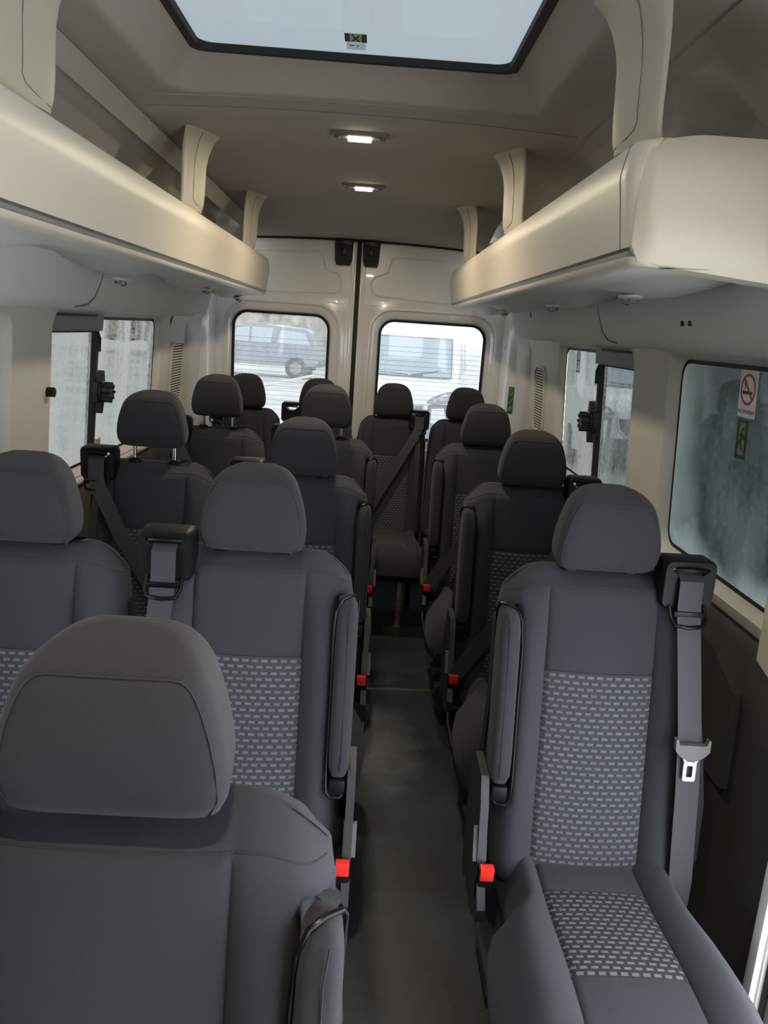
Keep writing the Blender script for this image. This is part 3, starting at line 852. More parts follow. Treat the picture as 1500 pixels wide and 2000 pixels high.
def make_seat(m, hw=.20, arm=True, belt='hang', raise_=0.0, leg='box', guide=True, loop=False, cf=1.0):
    """m=+1: armrest at +x, belt guide at -x; m=-1 mirrored. Seat faces -y, origin on the floor below the head restraint."""
    root = empty('passenger_seat')
    X = lambda p: (m*p[0], p[1], p[2])
    def B(mb, name, mats, parent=root, angle=40):
        mb.v = [X(p) for p in mb.v]
        return mb.build(name, mats, parent, angle)
    # ---- backrest
    ZT = .995
    def yfront(z): return interp([(.36, -.155), (.42, -.150), (.55, -.128), (.70, -.103), (.85, -.078), (.93, -.064), (1.0, -.050)], z)
    pw = .108 if hw > .19 else .098
    def wr(z, side):     # half width on each side
        r = .095
        base = hw*interp([(.36, .98), (.42, 1.03), (.55, 1.0), (.8, .98), (.93, .98), (1., .93)], z)
        zr = z-(ZT-.018)
        if zr > 0: base -= .030*(1-math.sqrt(max(0, 1-min(1, zr/.018)**2)))
        if z < .42: base -= .03*(1-math.sqrt(max(0, 1-((.42-z)/.06)**2))) if z > .36 else 0
        return max(base, pw+.006)
    zs = [.362, .366, .375, .39, .41, .44, .48, .52, .535, .545, .555, .57, .60, .65, .70, .75, .790, .798, .803, .806, .809, .814, .822, .85, .88, .905, .92, .93, .94, .95, .958, .966, .972, .978, .983, .988, .992, .995]
    us = [-pw-.004, -pw, -pw+.004, -pw+.012, -pw*.6, -pw*.2, pw*.2, pw*.6, pw-.012, pw-.004, pw, pw+.004]
    nb = 16
    rings = []
    def drop(x):
        a = max(0, abs(x)-pw)/max(.01, hw-pw)
        return .062*a**2.4
    def zmap(x, z):
        return z if z < .86 else .86+(z-.86)*(ZT-drop(x)-.86)/(ZT-.86)
    for z in zs:
        wl, wrr = wr(z, -1), wr(z, 1)
        yf0 = yfront(z)
        yb = interp([(.36, -.03), (.6, -.01), (.9, .035), (.96, .045), (.985, .038), (.995, .024)], z)
        top = smooth(.955, .997, z); bot = smooth(.40, .36, z)
        yf0 += .050*top**1.6+.03*bot**2
        # horizontal seam groove at the pattern edge
        gz = math.exp(-((z-.806)/.004)**2)
        def yf(x):
            a = abs(x); w_ = wrr if x > 0 else wl
            y = yf0
            if a > pw:
                t = (a-pw)/max(.01, w_-pw)
                bol = .030*sin(min(1, t*1.15)*PI)*(1-smooth(.89, .972, z))*(.5+.5*smooth(1.0, .8, z)) - .012*t
                y -= bol
                y += .055*max(0, (t-.55)/.45)**2.6
                if arm and x > 0: y += .055*smooth(hw-.040, hw-.031, x)*smooth(.545, .560, z)*(1-smooth(.922, .945, z))*(1-.5*max(0, (t-.55)/.45)**2.6)
            else:
                y -= .010*(1-(a/pw)**2)*(1-top)+.0
                y += .003*gz
            y += .005*math.exp(-((a-pw)/.0035)**2)*(1-top)
            return min(y, yb-.016)
        r = []
        for k in range(nb, 0, -1):
            x = -(pw+.006+(wl-pw-.006)*(k/nb)**.8); r.append((x, yf(x), z))
        for x in us: r.append((x, yf(x), z))
        for k in range(1, nb+1):
            x = (pw+.006+(wrr-pw-.006)*(k/nb)**.8); r.append((x, yf(x), z))
        r += [(wrr+.000, lerp(yf(wrr), yb, .5), z), (wrr-.006, yb-.012, z), (wrr-.025, yb, z), (lerp(pw, wrr-.025, .6), yb+.001, z), (lerp(pw, wrr-.025, .3), yb+.002, z), (pw, yb+.003, z), (0, yb+.004, z), (-pw, yb+.003, z), (-lerp(pw, wl-.025, .3), yb+.002, z), (-lerp(pw, wl-.025, .6), yb+.001, z), (-wl+.025, yb, z), (-wl+.006, yb-.012, z), (-wl, lerp(yf(-wl), yb, .5), z)]
        rings.append([(p[0], p[1], zmap(p[0], p[2])) for p in r])
    mb = MB(); nfront = 2*nb+len(us)
    i806 = zs.index(.806)
    def mif(i, j):
        return 1 if (i < i806 and nb+1 <= j < nb+len(us)-2) else 0
    L_ = rings[-1]
    rings.append([(p[0], lerp(p[1], .012, .55), p[2]+.0012) for p in L_]); rings.append([(p[0], .012, p[2]+.0015) for p in L_])
    mb.grid(rings, 0, closed=True, cap0=True, cap1=False, mif=mif)
    bo = B(mb, 'backrest', [M['fabric'], M['check']], angle=70)
    # seams
    q = MB()
    for sx in (-1, 1):
        idx = nb+1 if sx < 0 else nb+len(us)-2
        q.tube([(rings[i][idx][0], rings[i][idx][1]+.0006, rings[i][idx][2]) for i in range(3, len(zs)-6)], .0014, 5)
    q.tube([(p[0], p[1]-.0002, p[2]) for p in rings[i806][nb+1:nb+len(us)-1]], .0014, 5)
    B(q, 'dark_seam', M['seamdark'], bo)
    q = MB(); it = zs.index(.972)
    row = rings[it][1:2*nb+len(us)-1]
    pts = [(p[0], p[1]-.0006, p[2]) for p in row]
    q.tube(pts, .0010, 5); B(q, 'stitched_seam', M['seam'], bo)
    # rear shell
    mb = MB(); rows = []
    for z in (.30, .34, .42, .55, .7, .82, .88, .905):
        yb = interp([(.30, .0), (.6, .004), (.9, .045), (.96, .052)], z); w_ = hw*(1.04 if z < .6 and arm else 1.0)-(.03 if z > .9 else 0)+(.012 if z < .5 and arm else 0)
        rows.append([(-w_, yb-.05, z), (-w_-.002, yb-.02, z), (-w_+.02, yb+.014, z), (0, yb+.024, z), (w_-.02, yb+.014, z), (w_+.002, yb-.02, z), (w_, yb-.05, z)])
    mb.grid(rows, cap0=False); mb.grid([rows[-1], [(p[0]*.9, p[1]-.004, p[2]+.003) for p in rows[-1]]])
    B(mb, 'back_shell', M['shell'], angle=50)
    # ---- head restraint
    z0 = .999+raise_
    H = .170
    prof = [(0, .074, -.028, .030), (.003, .086, -.042, .038), (.010, .0955, -.053, .044), (.024, .1015, -.060, .047), (.042, .1035, -.064, .048), (.065, .1020, -.066, .049), (.092, .0970, -.064, .048),
            (.115, .0905, -.060, .047), (.130, .0850, -.056, .045), (.141, .0785, -.050, .043), (.149, .0715, -.041, .040), (.156, .063, -.028, .036), (.162, .051, -.012, .030), (.167, .034, .0, .022), (.169, .012, .006, .012)]
    rings = []; front = []
    for zz, w_, f_, b_ in prof:
        r = []; c = (f_+b_)/2; d = (b_-f_)/2
        for k in range(36):
            a = 2*PI*k/36-PI/2
            ex = .34
            x = w_*sgn(cos(a))*abs(cos(a))**ex; y = c+d*sgn(sin(a))*abs(sin(a))**ex
            # sides taper towards the back top
            x *= 1-.16*max(0, .5+.5*(y-c)/max(d, .001))**1.5*(.4+.6*zz/H)
            # front face leans back at the top
            r.append((x, y, z0+zz))
        rings.append(r)
    mb = MB(); ring_grid(mb, rings); ho = B(mb, 'headrest', M['fabric_side'], angle=80)
    # seam around the front face
    q = MB(); L = []
    K = [(.005, .078), (.012, .087), (.03, .0945), (.06, .0930), (.09, .0870), (.110, .0805), (.124, .0745), (.133, .0685), (.1385, .061)]
    def fy(zz, x):
        f_ = interp([(p[0], p[2]) for p in prof], zz); w_ = interp([(p[0], p[1]) for p in prof], zz); b_ = interp([(p[0], p[3]) for p in prof], zz)
        c = (f_+b_)/2; d = (b_-f_)/2
        t = min(.999, abs(x)/w_)**(1/.34)
        return c-d*(max(0, 1-t**2)**.5)**.34-.0008
    for zz, x in K: L.append((-x, fy(zz, x), z0+zz))
    for x in (-.052, -.02, 0, .02, .052): L.append((x, fy(.1402, abs(x)), z0+.1402))
    for zz, x in reversed(K): L.append((x, fy(zz, x), z0+zz))
    q.tube(L, .0011, 5); B(q, 'headrest_seam', M['seam'], ho)
    for sx in (-1, 1):
        q = MB(); q.cyl((sx*.061, .0, .975), (sx*.061, .0, z0+.012), .0062, n=12); B(q, 'headrest_post', M['chrome'], ho)
        q = MB(); P = rr_poly(sx*.061, 0, .019, .013, .012, 5)
        q.grid([[(x, y, .990) for x, y in P], [(x, y, 1.000) for x, y in P], [(sx*.061+(x-sx*.061)*.7, y*.7, 1.004) for x, y in P]], closed=True, cap1=True)
        B(q, 'post_collar', M['black'], bo)
    if loop:
        q = MB(); q.tube([(.055, -.012, .998), (.10, -.010, 1.0), (.112, .0, 1.002), (.10, .012, 1.0), (.06, .012, .998)], .0028, 6); B(q, 'release_lever', M['gloss'], bo)
    # ---- cushion
    ys_ = [-.10, -.125, -.150, -.175, -.20, -.222, -.228, -.234, -.26, -.30, -.35, -.40, -.436, -.442, -.448, -.48, -.52, -.545, -.562, -.574, -.582, -.586]
    rings = []; cw = .098
    uc = [-cw-.004, -cw, -cw+.004, -cw+.014, -cw*.4, cw*.4, cw-.014, cw-.004, cw, cw+.004]
    for y in ys_:
        fr = max(0, (-y-.50)/.086); fr = min(1, fr)
        w_ = hw*interp([(.10, 1.0), (.20, .97), (.27, .97), (.33, 1.05), (.45, 1.09), (.54, 1.05), (.586, .93)], -y)*cf
        wa = w_-(.034*smooth(-.285, -.255, y) if True else 0)     # buckle side is cut back
        ztop = .418-.085*(1-math.sqrt(max(0, 1-fr**2.2)))+.012*smooth(.25, .45, -y)
        zb = .30+.03*(1-math.sqrt(max(0, 1-fr**2)))-.03*smooth(.2, .4, -y)
        if -y < .13: ztop -= .02*(.13+y)/.03 if y > -.13 else 0
        gy = math.exp(-((-y-.228)/.004)**2)+math.exp(-((-y-.442)/.004)**2)
        def zf(x):
            a = abs(x); W = wa if x > 0 else w_
            z = ztop
            if a > cw:
                t = (a-cw)/(W-cw)
                z += .020*sin(min(1, t*1.2)*PI)*(1-fr*.6)
                z -= .050*max(0, (t-.45)/.55)**2.2
            else: z += -.003*gy+.004*(1-(a/cw)**2)
            z -= .005*math.exp(-((a-cw)/.0035)**2)
            return z
        r = []
        for k in range(nb, 0, -1):
            x = -(cw+.006+(w_-cw-.006)*(k/nb)**.8); r.append((x, y, zf(x)))
        for x in uc: r.append((x, y, zf(x)))
        for k in range(1, nb+1):
            x = (cw+.006+(wa-cw-.006)*(k/nb)**.8); r.append((x, y, zf(x)))
        r += [(wa+.004, y, lerp(zf(wa), zb, .4)), (wa, y, zb+.015), (wa-.02, y, zb), (0, y, zb-.004), (-w_+.02, y, zb), (-w_, y, zb+.015), (-w_-.004, y, lerp(zf(-w_), zb, .4))]
        rings.append(r)
    mb = MB(); ia, ib = ys_.index(-.228), ys_.index(-.442)
    def mif(i, j): return 1 if (ia <= i < ib and nb+1 <= j < nb+len(uc)-2) else 0
    ring_grid(mb, rings, mif=mif); co = B(mb, 'seat_cushion', [M['fabric'], M['check_cush']], angle=70)
    q = MB()
    for j in (nb+1, nb+len(uc)-2): q.tube([(rings[i][j][0], rings[i][j][1], rings[i][j][2]-.0008) for i in range(2, len(ys_)-3)], .0013, 5)
    for i in (ia, ib): q.tube([rings[i][j] for j in range(nb+1, nb+len(uc)-1)], .0013, 5)
    B(q, 'cushion_seam', M['seamdark'], co)
    # ---- base
    if leg == 'box':
        mb = MB(); mb.box(-.15, .15, -.50, -.08, .20, .285, bev=.015); mb.box(-.155, .155, -.50, -.10, .05, .07, bev=.006)
        B(mb, 'seat_base', M['shell'])
        for sx in (-1, 1):
            for yy in (-.46, -.14):
                mb = MB(); mb.box(sx*.13-.016, sx*.13+.016, yy-.02, yy+.02, .0, .21, bev=.005); B(mb, 'leg', M['black'])
    else:
        mb = MB(); mb.box(-.17, .17, -.44, -.06, .235, .285, bev=.012); B(mb, 'seat_base', M['shell'])
        mb = MB(); mb.box(-.091, -.065, -.42, -.405, .0, .24, bev=.003); mb.box(-.097, -.059, -.43, -.40, 0, .006, bev=.002); B(mb, 'leg', M['brass'])
        for sx in (-1, 1):
            mb = MB(); mb.box(sx*.14-.015, sx*.14+.015, -.12, -.08, .0, .24, bev=.004); B(mb, 'leg', M['black'])
    # side covers with recliner lever
    if arm:
        mb = MB()
        P = [(-.02, .33), (-.16, .31), (-.23, .34), (-.235, .37), (-.19, .43), (-.165, .55), (-.14, .60), (-.05, .60), (-.01, .52)]
        mb.prism(P, lambda y, z: (hw+.006, y, z), lambda y, z: (hw+.022, y, z))
        B(mb, 'side_cover', M['shell'])
        mb = MB(); mb.prism([(-.17, .435), (-.155, .47), (-.15, .50), (-.158, .50), (-.18, .44)], lambda y, z: (hw+.004, y-.005, z), lambda y, z: (hw+.030, y-.005, z))
        B(mb, 'recline_lever', M['midgrey'])
        mb = MB(); mb.strip([(hw+.014, -.17, .42), (hw+.016, -.20, .36), (hw+.018, -.26, .31), (hw+.012, -.36, .285)], (0, .4, 1), .018, .006); B(mb, 'base_strap', M['black'])
        # armrest folded up beside the back
        ao = None
        def tilt(z): return yfront(z)
        rows = []
        for zz, a, d in [(.583, .30, .35), (.590, .72, .7), (.605, .95, .9), (.64, 1, 1), (.75, 1, 1.02), (.85, 1, 1), (.89, .97, .95), (.910, .86, .82), (.922, .62, .58), (.928, .2, .2)]:
            c = (hw-.013, tilt(zz)-.002, zz); hx_ = .0215*a; hy_ = .044*d
            rows.append([(c[0]+hx_*sgn(cos(t))*abs(cos(t))**.6, c[1]+hy_*sgn(sin(t))*abs(sin(t))**.6, zz+.002) for t in [2*PI*k/20 for k in range(20)]])
        mb = MB(); ring_grid(mb, rows); ao = B(mb, 'armrest', M['fabric_side'], angle=80)
        q = MB(); q.tube([(hw-.009, tilt(z)-.0462, z) for z in (.61, .66, .75, .85, .90)]+[(hw-.005, tilt(.925)-.036, .925)], .0011, 5); B(q, 'armrest_seam', M['seamdark'], ao)
        # gloss surround: inner edge, bottom hook and outer rim
        q = MB()
        path = [(hw+.004, tilt(.93)+.004, .930), (hw-.010, tilt(.93)-.010, .934), (hw-.024, tilt(.92)-.018, .928), (hw-.034, tilt(.90)-.023, .906), (hw-.037, tilt(.85)-.026, .86), (hw-.037, tilt(.75)-.026, .75), (hw-.037, tilt(.60)-.026, .60),
                (hw-.035, tilt(.56)-.028, .560), (hw-.026, tilt(.545)-.028, .548), (hw-.008, tilt(.545)-.026, .549), (hw+.003, tilt(.56)-.020, .560), (hw+.005, tilt(.60)-.004, .60)]
        q.tube(path, .0030, 8)
        q.tube([(hw+.002, tilt(.60)+.018, .60), (hw+.003, tilt(.75)+.022, .75), (hw+.007, tilt(.88)+.022, .88), (hw+.008, tilt(.92)+.018, .915), (hw+.002, tilt(.93)+.008, .930)], .0024, 8)
        B(q, 'armrest_surround', M['gloss'])
        mb = MB()
        mb.grid([[(hw-.033, tilt(z)-.015, z), (hw-.031, tilt(z)+.022, z), (hw+.004, tilt(z)+.022, z), (hw+.006, tilt(z)+.010, z)] for z in (.555, .60, .75, .84, .878)])
        mb.box(hw-.030, hw+.002, -.155, -.10, .552, .585, bev=.006)
        B(mb, 'armrest_recess', M['black'])
    # ---- belt guide on the shoulder
    gx = -(hw-.045)
    if guide:
        mb = MB()
        def fg(u, v, d): return (gx+u*(1+.1*v), -.055+d, .985+v)
        h = (0, .030, .034, .0095, .008)
        for d0, flip in ((-.020, 0), (.035, 1)):
            A = hole_patch(mb, (0, .012, .0, .0), h, [], fg) if False else None
        outer = rr_poly(0, .008, .052, .050, .016, 6)
        inner = [rr_ray(0, .030, .040, .0125, .009, math.atan2(y-.030, x)) for x, y in outer]
        rows = [[fg(x, y, -.020) for x, y in inner], [fg(x*.94, (y-.008)*.93+.008, -.022) for x, y in outer], [fg(x, y, -.014) for x, y in outer], [fg(x, y, .030) for x, y in outer],
                [fg(x*.93, (y-.008)*.92+.008, .038) for x, y in outer], [fg(x, y, .034) for x, y in inner], [fg(x, y, -.020) for x, y in inner]]
        mb.grid(rows, closed=True)
        go = B(mb, 'belt_guide', M['black'], angle=45)
        mb = MB(); mb.tube([fg(-.030, .038, -.021), fg(0, .040, -.028), fg(.030, .038, -.021)], .0055, 8)
        B(mb, 'guide_roller', M['gloss'], go)
        mb = MB(); mb.tube([fg(-.034, -.030, -.022), fg(-.035, -.056, -.038), fg(-.026, -.066, -.046), fg(0, -.068, -.050), fg(.026, -.066, -.046), fg(.033, -.052, -.036), fg(.033, -.034, -.024)], .004, 8)
        mb.box(gx-.030, gx+.030, -.098, -.091, .936, .946, bev=.002)
        B(mb, 'belt_retainer', M['gloss'], go)
    bw = .046
    def strip_part(pts, wd, name='seat_belt', w=bw, par=root, mat='belt'):
        mb = MB(); mb.strip(pts, wd, w); return B(mb, name, M[mat], par)
    XA = (1, 0, 0)
    if belt in ('hang', 'cross'):
        top = [(gx, -.040, 1.012), (gx, -.070, 1.017), (gx, -.086, 1.004), (gx, -.090, .96), (gx-.001, -.094, .935)]
        if belt == 'hang':
            pts = top+[(gx-.004, -.118, .86), (gx-.014, -.150, .72), (gx-.020, -.168, .60), (gx-.024, -.178, .50), (gx-.028, -.185, .42), (gx-.036, -.170, .33), (gx-.040, -.14, .27)]
            bo2 = strip_part(pts, XA)
            # tongue resting on the webbing
            t0 = (gx-.016, -.160, .690)
            mb = MB()
            def ft(u, v, d): return (t0[0]+u, t0[1]-.006+d+v*.10, t0[2]+v)
            P = [(-.034, .024), (-.030, .026), (-.026, .014), (.026, .014), (.030, .026), (.034, .024), (.033, .002), (.024, -.008), (.010, -.016), (-.010, -.016), (-.024, -.008), (-.033, .002)]
            mb.prism(P, lambda u, v: ft(u, v, -.006), lambda u, v: ft(u, v, .006)); tg = B(mb, 'belt_tongue', M['midgrey'], bo2)
            mb = MB(); o_ = rr_poly(0, -.040, .0125, .020, .005, 4); i_ = [rr_ray(0, -.040, .0058, .0115, .003, math.atan2(y+.040, x)) for x, y in o_]
            mb.grid([[ft(x, y, -.001) for x, y in i_], [ft(x, y, -.001) for x, y in o_], [ft(x, y, .001) for x, y in o_], [ft(x, y, .001) for x, y in i_], [ft(x, y, -.001) for x, y in i_]], closed=True)
            mb.prism([(-.018, -.010), (-.013, -.010), (-.006, -.022), (-.011, -.024)], lambda u, v: ft(u, v, -.002), lambda u, v: ft(u, v, .001))
            mb.prism([(.018, -.010), (.013, -.010), (.006, -.022), (.011, -.024)], lambda u, v: ft(u, v, -.002), lambda u, v: ft(u, v, .001))
            B(mb, 'tongue_plate', M['steel'], tg)
            # second strand dropping behind
            kx = 1.0 if m < 0 else .35
            strip_part([(gx-.022*kx, -.10, .80), (gx-.040*kx, -.125, .68), (gx-.060*kx, -.13, .55), (gx-.070*kx, -.12, .42), (gx-.062*kx, -.10, .32)], [(1, -.3, 0)]*5, 'belt_return', .04)
        else:
            # diagonal across the occupant side to the buckle plus the vertical return strand
            bx_, by_, bz_ = (hw+.004 if arm else hw-.022), -.215, .445
            pts = top[:4]+[(gx+.010, -.104, .93), (gx+.085, -.142, .80), (lerp(gx, bx_, .52), -.172, .68), (lerp(gx, bx_, .80), -.20, .55), (bx_, by_, bz_)]
            wd = [(1, 0, 0)]*4+[(.95, 0, .3)]+[(.80, 0, .6)]*3+[(.9, 0, .4)]
            bo2 = strip_part(pts, wd)
            strip_part([(gx+.004, -.083, .925), (gx-.002, -.120, .82), (gx-.004, -.138, .65), (gx-.004, -.152, .52), (gx-.008, -.156, .42)], [(1, -.2, 0)]*5, 'belt_return', .024)
    # ---- buckle
    bx0 = hw+.010 if arm else hw-.018
    mb = MB(); mb.box(-.016, .016, -.012, .012, -.085, .0, bev=.006)
    mb.v = [(bx0-.004+p[0], -.205+p[1]-.3*p[2]*.5, .445+p[2]) for p in mb.v]; bk = B(mb, 'belt_buckle', M['black'])
    mb = MB(); mb.box(-.0135, .0135, -.0145, .004, -.026, .004, bev=.003)
    mb.v = [(bx0-.004+p[0], -.206+p[1]-.3*p[2]*.5, .446+p[2]) for p in mb.v]; B(mb, 'release_button', M['red'], bk)
    return root

def copy_tree(o, parent=None):
    c = o.copy(); COL.objects.link(c)
    if parent: c.parent = parent
    for ch in list(o.children): copy_tree(ch, c)
    return c

GR = 'passenger seats'
SE = [  # x, y, proto key, label
 (-.122, .662, 'aisle', 'charcoal passenger seat closest to the camera, bottom left'),
 (-.125, 1.506, 'aisle', 'charcoal second-row seat left of the aisle with belt guide at its left shoulder'),
 (-.560, 1.480, 'window', 'charcoal second-row seat at the left edge of the photo beside the left wall'),
 (-.100, 2.325, 'aisle', 'charcoal third-row seat left of the aisle'),
 (-.562, 2.385, 'window_up', 'charcoal third-row window seat on the left, headrest raised on chrome posts'),
 (-.082, 3.150, 'aisle_up', 'charcoal fourth-row seat left of the aisle, headrest raised'),
 (-.532, 3.237, 'window_up', 'charcoal fourth-row window seat on the left, headrest raised'),
 (.570, 1.512, 'single', 'charcoal single seat right of the aisle nearest the camera, grey checked panels in full view'),
 (.592, 2.370, 'single_x', 'charcoal single seat right of the aisle, directly behind the nearest right seat'),
 (.567, 3.205, 'single_x', 'charcoal single seat right of the aisle, third from the camera'),
 (-.548, 4.080, 'rear', 'charcoal back-row seat in the left corner before the left rear door window'),
 (-.172, 4.075, 'rear', 'charcoal back-row seat second from left, mostly hidden by fourth-row seat'),
 (.212, 4.077, 'rear_x', 'charcoal back-row seat facing down the aisle with belt crossing it diagonally'),
 (.588, 4.100, 'rear_r', 'charcoal back-row seat in the right corner'),
]
PR = {
 'aisle': lambda: make_seat(1, .205, True, 'hang'),
 'window': lambda: make_seat(1, .195, False, 'hang', loop=True, cf=.95),
 'window_up': lambda: make_seat(1, .195, False, 'cross', .045, loop=True),
 'aisle_up': lambda: make_seat(1, .205, True, 'cross', .040),
 'single': lambda: make_seat(-1, .200, True, 'hang'),
 'single_x': lambda: make_seat(-1, .200, True, 'cross'),
 'rear': lambda: make_seat(1, .180, False, 'none', leg='strap', cf=.93),
 'rear_x': lambda: make_seat(-1, .180, False, 'cross', leg='strap', cf=.93),
 'rear_r': lambda: make_seat(-1, .180, False, 'none', leg='strap', cf=.93),
}
used = {}
for x, y, k, lab in SE:
    if k in used: o = copy_tree(used[k])
    else: o = used[k] = PR[k]()
    o.location = (x, y, 0); tag(o, lab, 'seat', GR)

# ------------------------------------------------------------------ stickers and small things
def text_mesh(s, size, name='lettering'):
    cu = bpy.data.curves.new(name, 'FONT'); cu.body = s; cu.size = size; cu.extrude = .0002; cu.align_x = 'CENTER'; cu.align_y = 'CENTER'
    o = bpy.data.objects.new(name, cu); COL.objects.link(o)
    dg = bpy.context.evaluated_depsgraph_get()
    me = bpy.data.meshes.new_from_object(o.evaluated_get(dg)); bpy.data.objects.remove(o)
    return me
class Flat:
    """a thin sticker on a surface: f(u, v, d) with u to the viewer's right, v up, d towards the viewer"""
    def __init__(s, name, f, label, cat, group=None):
        s.root = empty(name, f(0, 0, 0)); s.f = f; s.L = Vector(s.root.location); tag(s.root, label, cat, group)
    def p(s, u, v, d): return tuple(Vector(s.f(u, v, d))-s.L)
    def poly(s, P, d, mat, name, th=.0004):
        mb = MB(); mb.prism(P, lambda u, v: s.p(u, v, d-th), lambda u, v: s.p(u, v, d)); return mb.build(name, mat, s.root, angle=20)
    def ring(s, cx, cy, r0, r1, d, mat, name, ey=1):
        mb = MB(); A = [2*PI*k/40 for k in range(40)]
        mb.grid([[s.p(cx+r*cos(a), cy+r*ey*sin(a), dd) for a in A] for r, dd in ((r0, d), (r1, d), (r1, d-.0003), (r0, d-.0003), (r0, d))], closed=True)
        return mb.build(name, mat, s.root, angle=20)
    def text(s, t, size, cx, cy, d, mat, rot=0):
        me = text_mesh(t, size)
        for v in me.vertices:
            u, w = v.co.x, v.co.y
            v.co = Vector(s.p(cx+u, cy+w, d+v.co.z))
        me.materials.clear(); me.materials.append(mat)
        o = bpy.data.objects.new('lettering', me); COL.objects.link(o); o.parent = s.root
def rect(cx, cy, hx, hy): return [(cx-hx, cy-hy), (cx+hx, cy-hy), (cx+hx, cy+hy), (cx-hx, cy+hy)]
def on_right(yc, zc, off):   # viewer looking at the right wall: u to the right = towards the camera (-y)
    return lambda u, v, d: fR(yc-u, zc+v, off-d)
def on_left(yc, zc, off):
    return lambda u, v, d: fL(yc+u, zc+v, off-d)

def no_smoking(f, label, big=True, text=True):
    s = Flat('no_smoking_sticker', f, label, 'sticker')
    H = .052 if big else .046
    W = .040 if big else .030
    s.poly(rect(0, 0, W, H), .001, M['stick'], 'sticker_sheet')
    s.ring(0, .008, .028*W/.04, .0335*W/.04, .0016, M['sred'], 'red_ring')
    k = W/.04
    s.poly([(-.024*k, .028*k+.004), (-.020*k, .032*k+.004), (.024*k, -.012*k), (.020*k, -.016*k)], .0016, M['sred'], 'red_bar')
    s.poly(rect(-.002, .001, .022*k, .0035), .0013, M['sblack'], 'cigarette')
    s.poly([(-.016*k, .008), (-.010*k, .012), (-.015*k, .020), (-.010*k, .027), (-.014*k, .027), (-.019*k, .019), (-.014*k, .012)], .0013, M['sblack'], 'smoke_curl')
    if text: s.text('NO SMOKING', .0115*k, 0, -.040, .0012, M['sblack'])
    return s
no_smoking(on_right(1.685, 1.355, .032), 'white no smoking sticker with red ring on the large dark right window')
no_smoking(on_left(3.155, 1.372, .032), 'white no smoking sticker at the top of the left slider window', False)
no_smoking(on_right(3.115, 1.365, .032), 'white no smoking sticker at the top of the right slider window', False)

def runner(s, cx, cy, k, d, mat):
    """running figure at a doorway"""
    s.poly([(cx+.0*k, cy+.30*k), (cx+.10*k, cy+.36*k), (cx+.16*k, cy+.28*k), (cx+.06*k, cy+.22*k)], d, mat, 'figure_head')
    s.poly([(cx-.16*k, cy+.10*k), (cx-.02*k, cy+.24*k), (cx+.08*k, cy+.18*k), (cx+.22*k, cy+.02*k), (cx+.17*k, cy-.02*k), (cx+.06*k, cy+.06*k), (cx+.02*k, cy-.08*k), (cx+.12*k, cy-.30*k), (cx+.05*k, cy-.32*k),
            (cx-.06*k, cy-.10*k), (cx-.22*k, cy-.26*k), (cx-.26*k, cy-.20*k), (cx-.08*k, cy-.02*k), (cx-.04*k, cy+.12*k), (cx-.13*k, cy+.05*k)], d, mat, 'figure_body')
s = Flat('emergency_exit_sticker', on_right(1.692, 1.255, .032), 'small green running figure sticker below the no smoking sign on the large right window', 'sticker')
s.poly(rect(0, 0, .025, .043), .001, M['sgreen2'], 'sticker_sheet')
s.poly([(-.013, .036), (.013, .036), (.014, -.034), (-.004, -.036), (-.016, -.032), (-.010, -.016), (-.014, 0)], .0014, M['scream'], 'doorway')
runner(s, .0, 0, .075, .0018, M['sgreen2'])
# green strip on the right rear post
def on_post(u, v, d): return (.806+u*.9-.0, 4.19-.0-d+u*.35, 1.10+v)
s = Flat('safety_sticker', lambda u, v, d: (.850+u*.62, 4.262-d-u*.4, 1.105+v), 'narrow green safety sticker with three cream figures on the right rear pillar', 'sticker')
s.poly(rect(0, 0, .021, .072), .001, M['sgreen'], 'sticker_sheet')
for cz in (.048, 0, -.048): pass
s.poly([(-.010, .068), (.012, .068), (.013, .026), (-.006, .024), (-.012, .034)], .0014, M['scream'], 'doorway'); runner(s, 0, .047, .05, .0018, M['sgreen2'])
s.poly([(-.015, -.016), (-.002, -.008), (.010, .012), (.016, .016), (.010, -.004), (-.006, -.016)], .0014, M['scream'], 'pointing_hand')
s.poly([(-.014, -.062), (-.010, -.040), (.0, -.032), (.010, -.026), (.015, -.045), (.012, -.062), (.005, -.048), (-.004, -.062)], .0014, M['scream'], 'crouching_figure')
# skylight sticker: dark green sheet with cream square and X figure, white label below
def on_sky(u, v, d): return (.012+u, 1.958-v*1.0-.0, 2.066-d)
def on_sky(u, v, d): return (.004+u*.83, 1.945-v*.86, 2.066-d)
s = Flat('roof_exit_sticker', on_sky, 'dark green sticker with cream square at the edge of the skylight', 'sticker')
s.poly([(-.030, -.030), (-.016, -.030), (-.016, .027), (.016, .027), (.016, -.030), (.030, -.030), (.030, .030), (-.030, .030)], .001, M['sgreen2'], 'sticker_sheet')
s.poly(rect(0, -.002, .016, .028), .001, M['scream'], 'cream_square')
s.poly([(-.012, .024), (-.006, .024), (.0, .006), (.007, .022), (.012, .022), (.004, -.002), (.012, -.022), (.006, -.022), (0, -.010), (-.008, -.024), (-.013, -.022), (-.004, 0)], .0018, M['sgreen2'], 'climbing_figure')
s = Flat('white_label', lambda u, v, d: (.004+u, 1.997-v*1.15, 2.066-d), 'small white label stuck below the green sticker on the skylight', 'label')
s.poly(rect(0, 0, .022, .020), .001, M['labelfilm'], 'label_sheet')
s.poly(rect(-.010, .004, .006, .0025), .0014, M['groove'], 'print_mark'); s.poly(rect(.004, .003, .002, .004), .0014, M['groove'], 'print_mark')
s = Flat('small_label', on_left(2.80, .965, .032), 'small faded orange printed label low on the left slider window', 'label')
s.poly(rect(0, 0, .030, .024), .001, M['spink'], 'label_sheet')
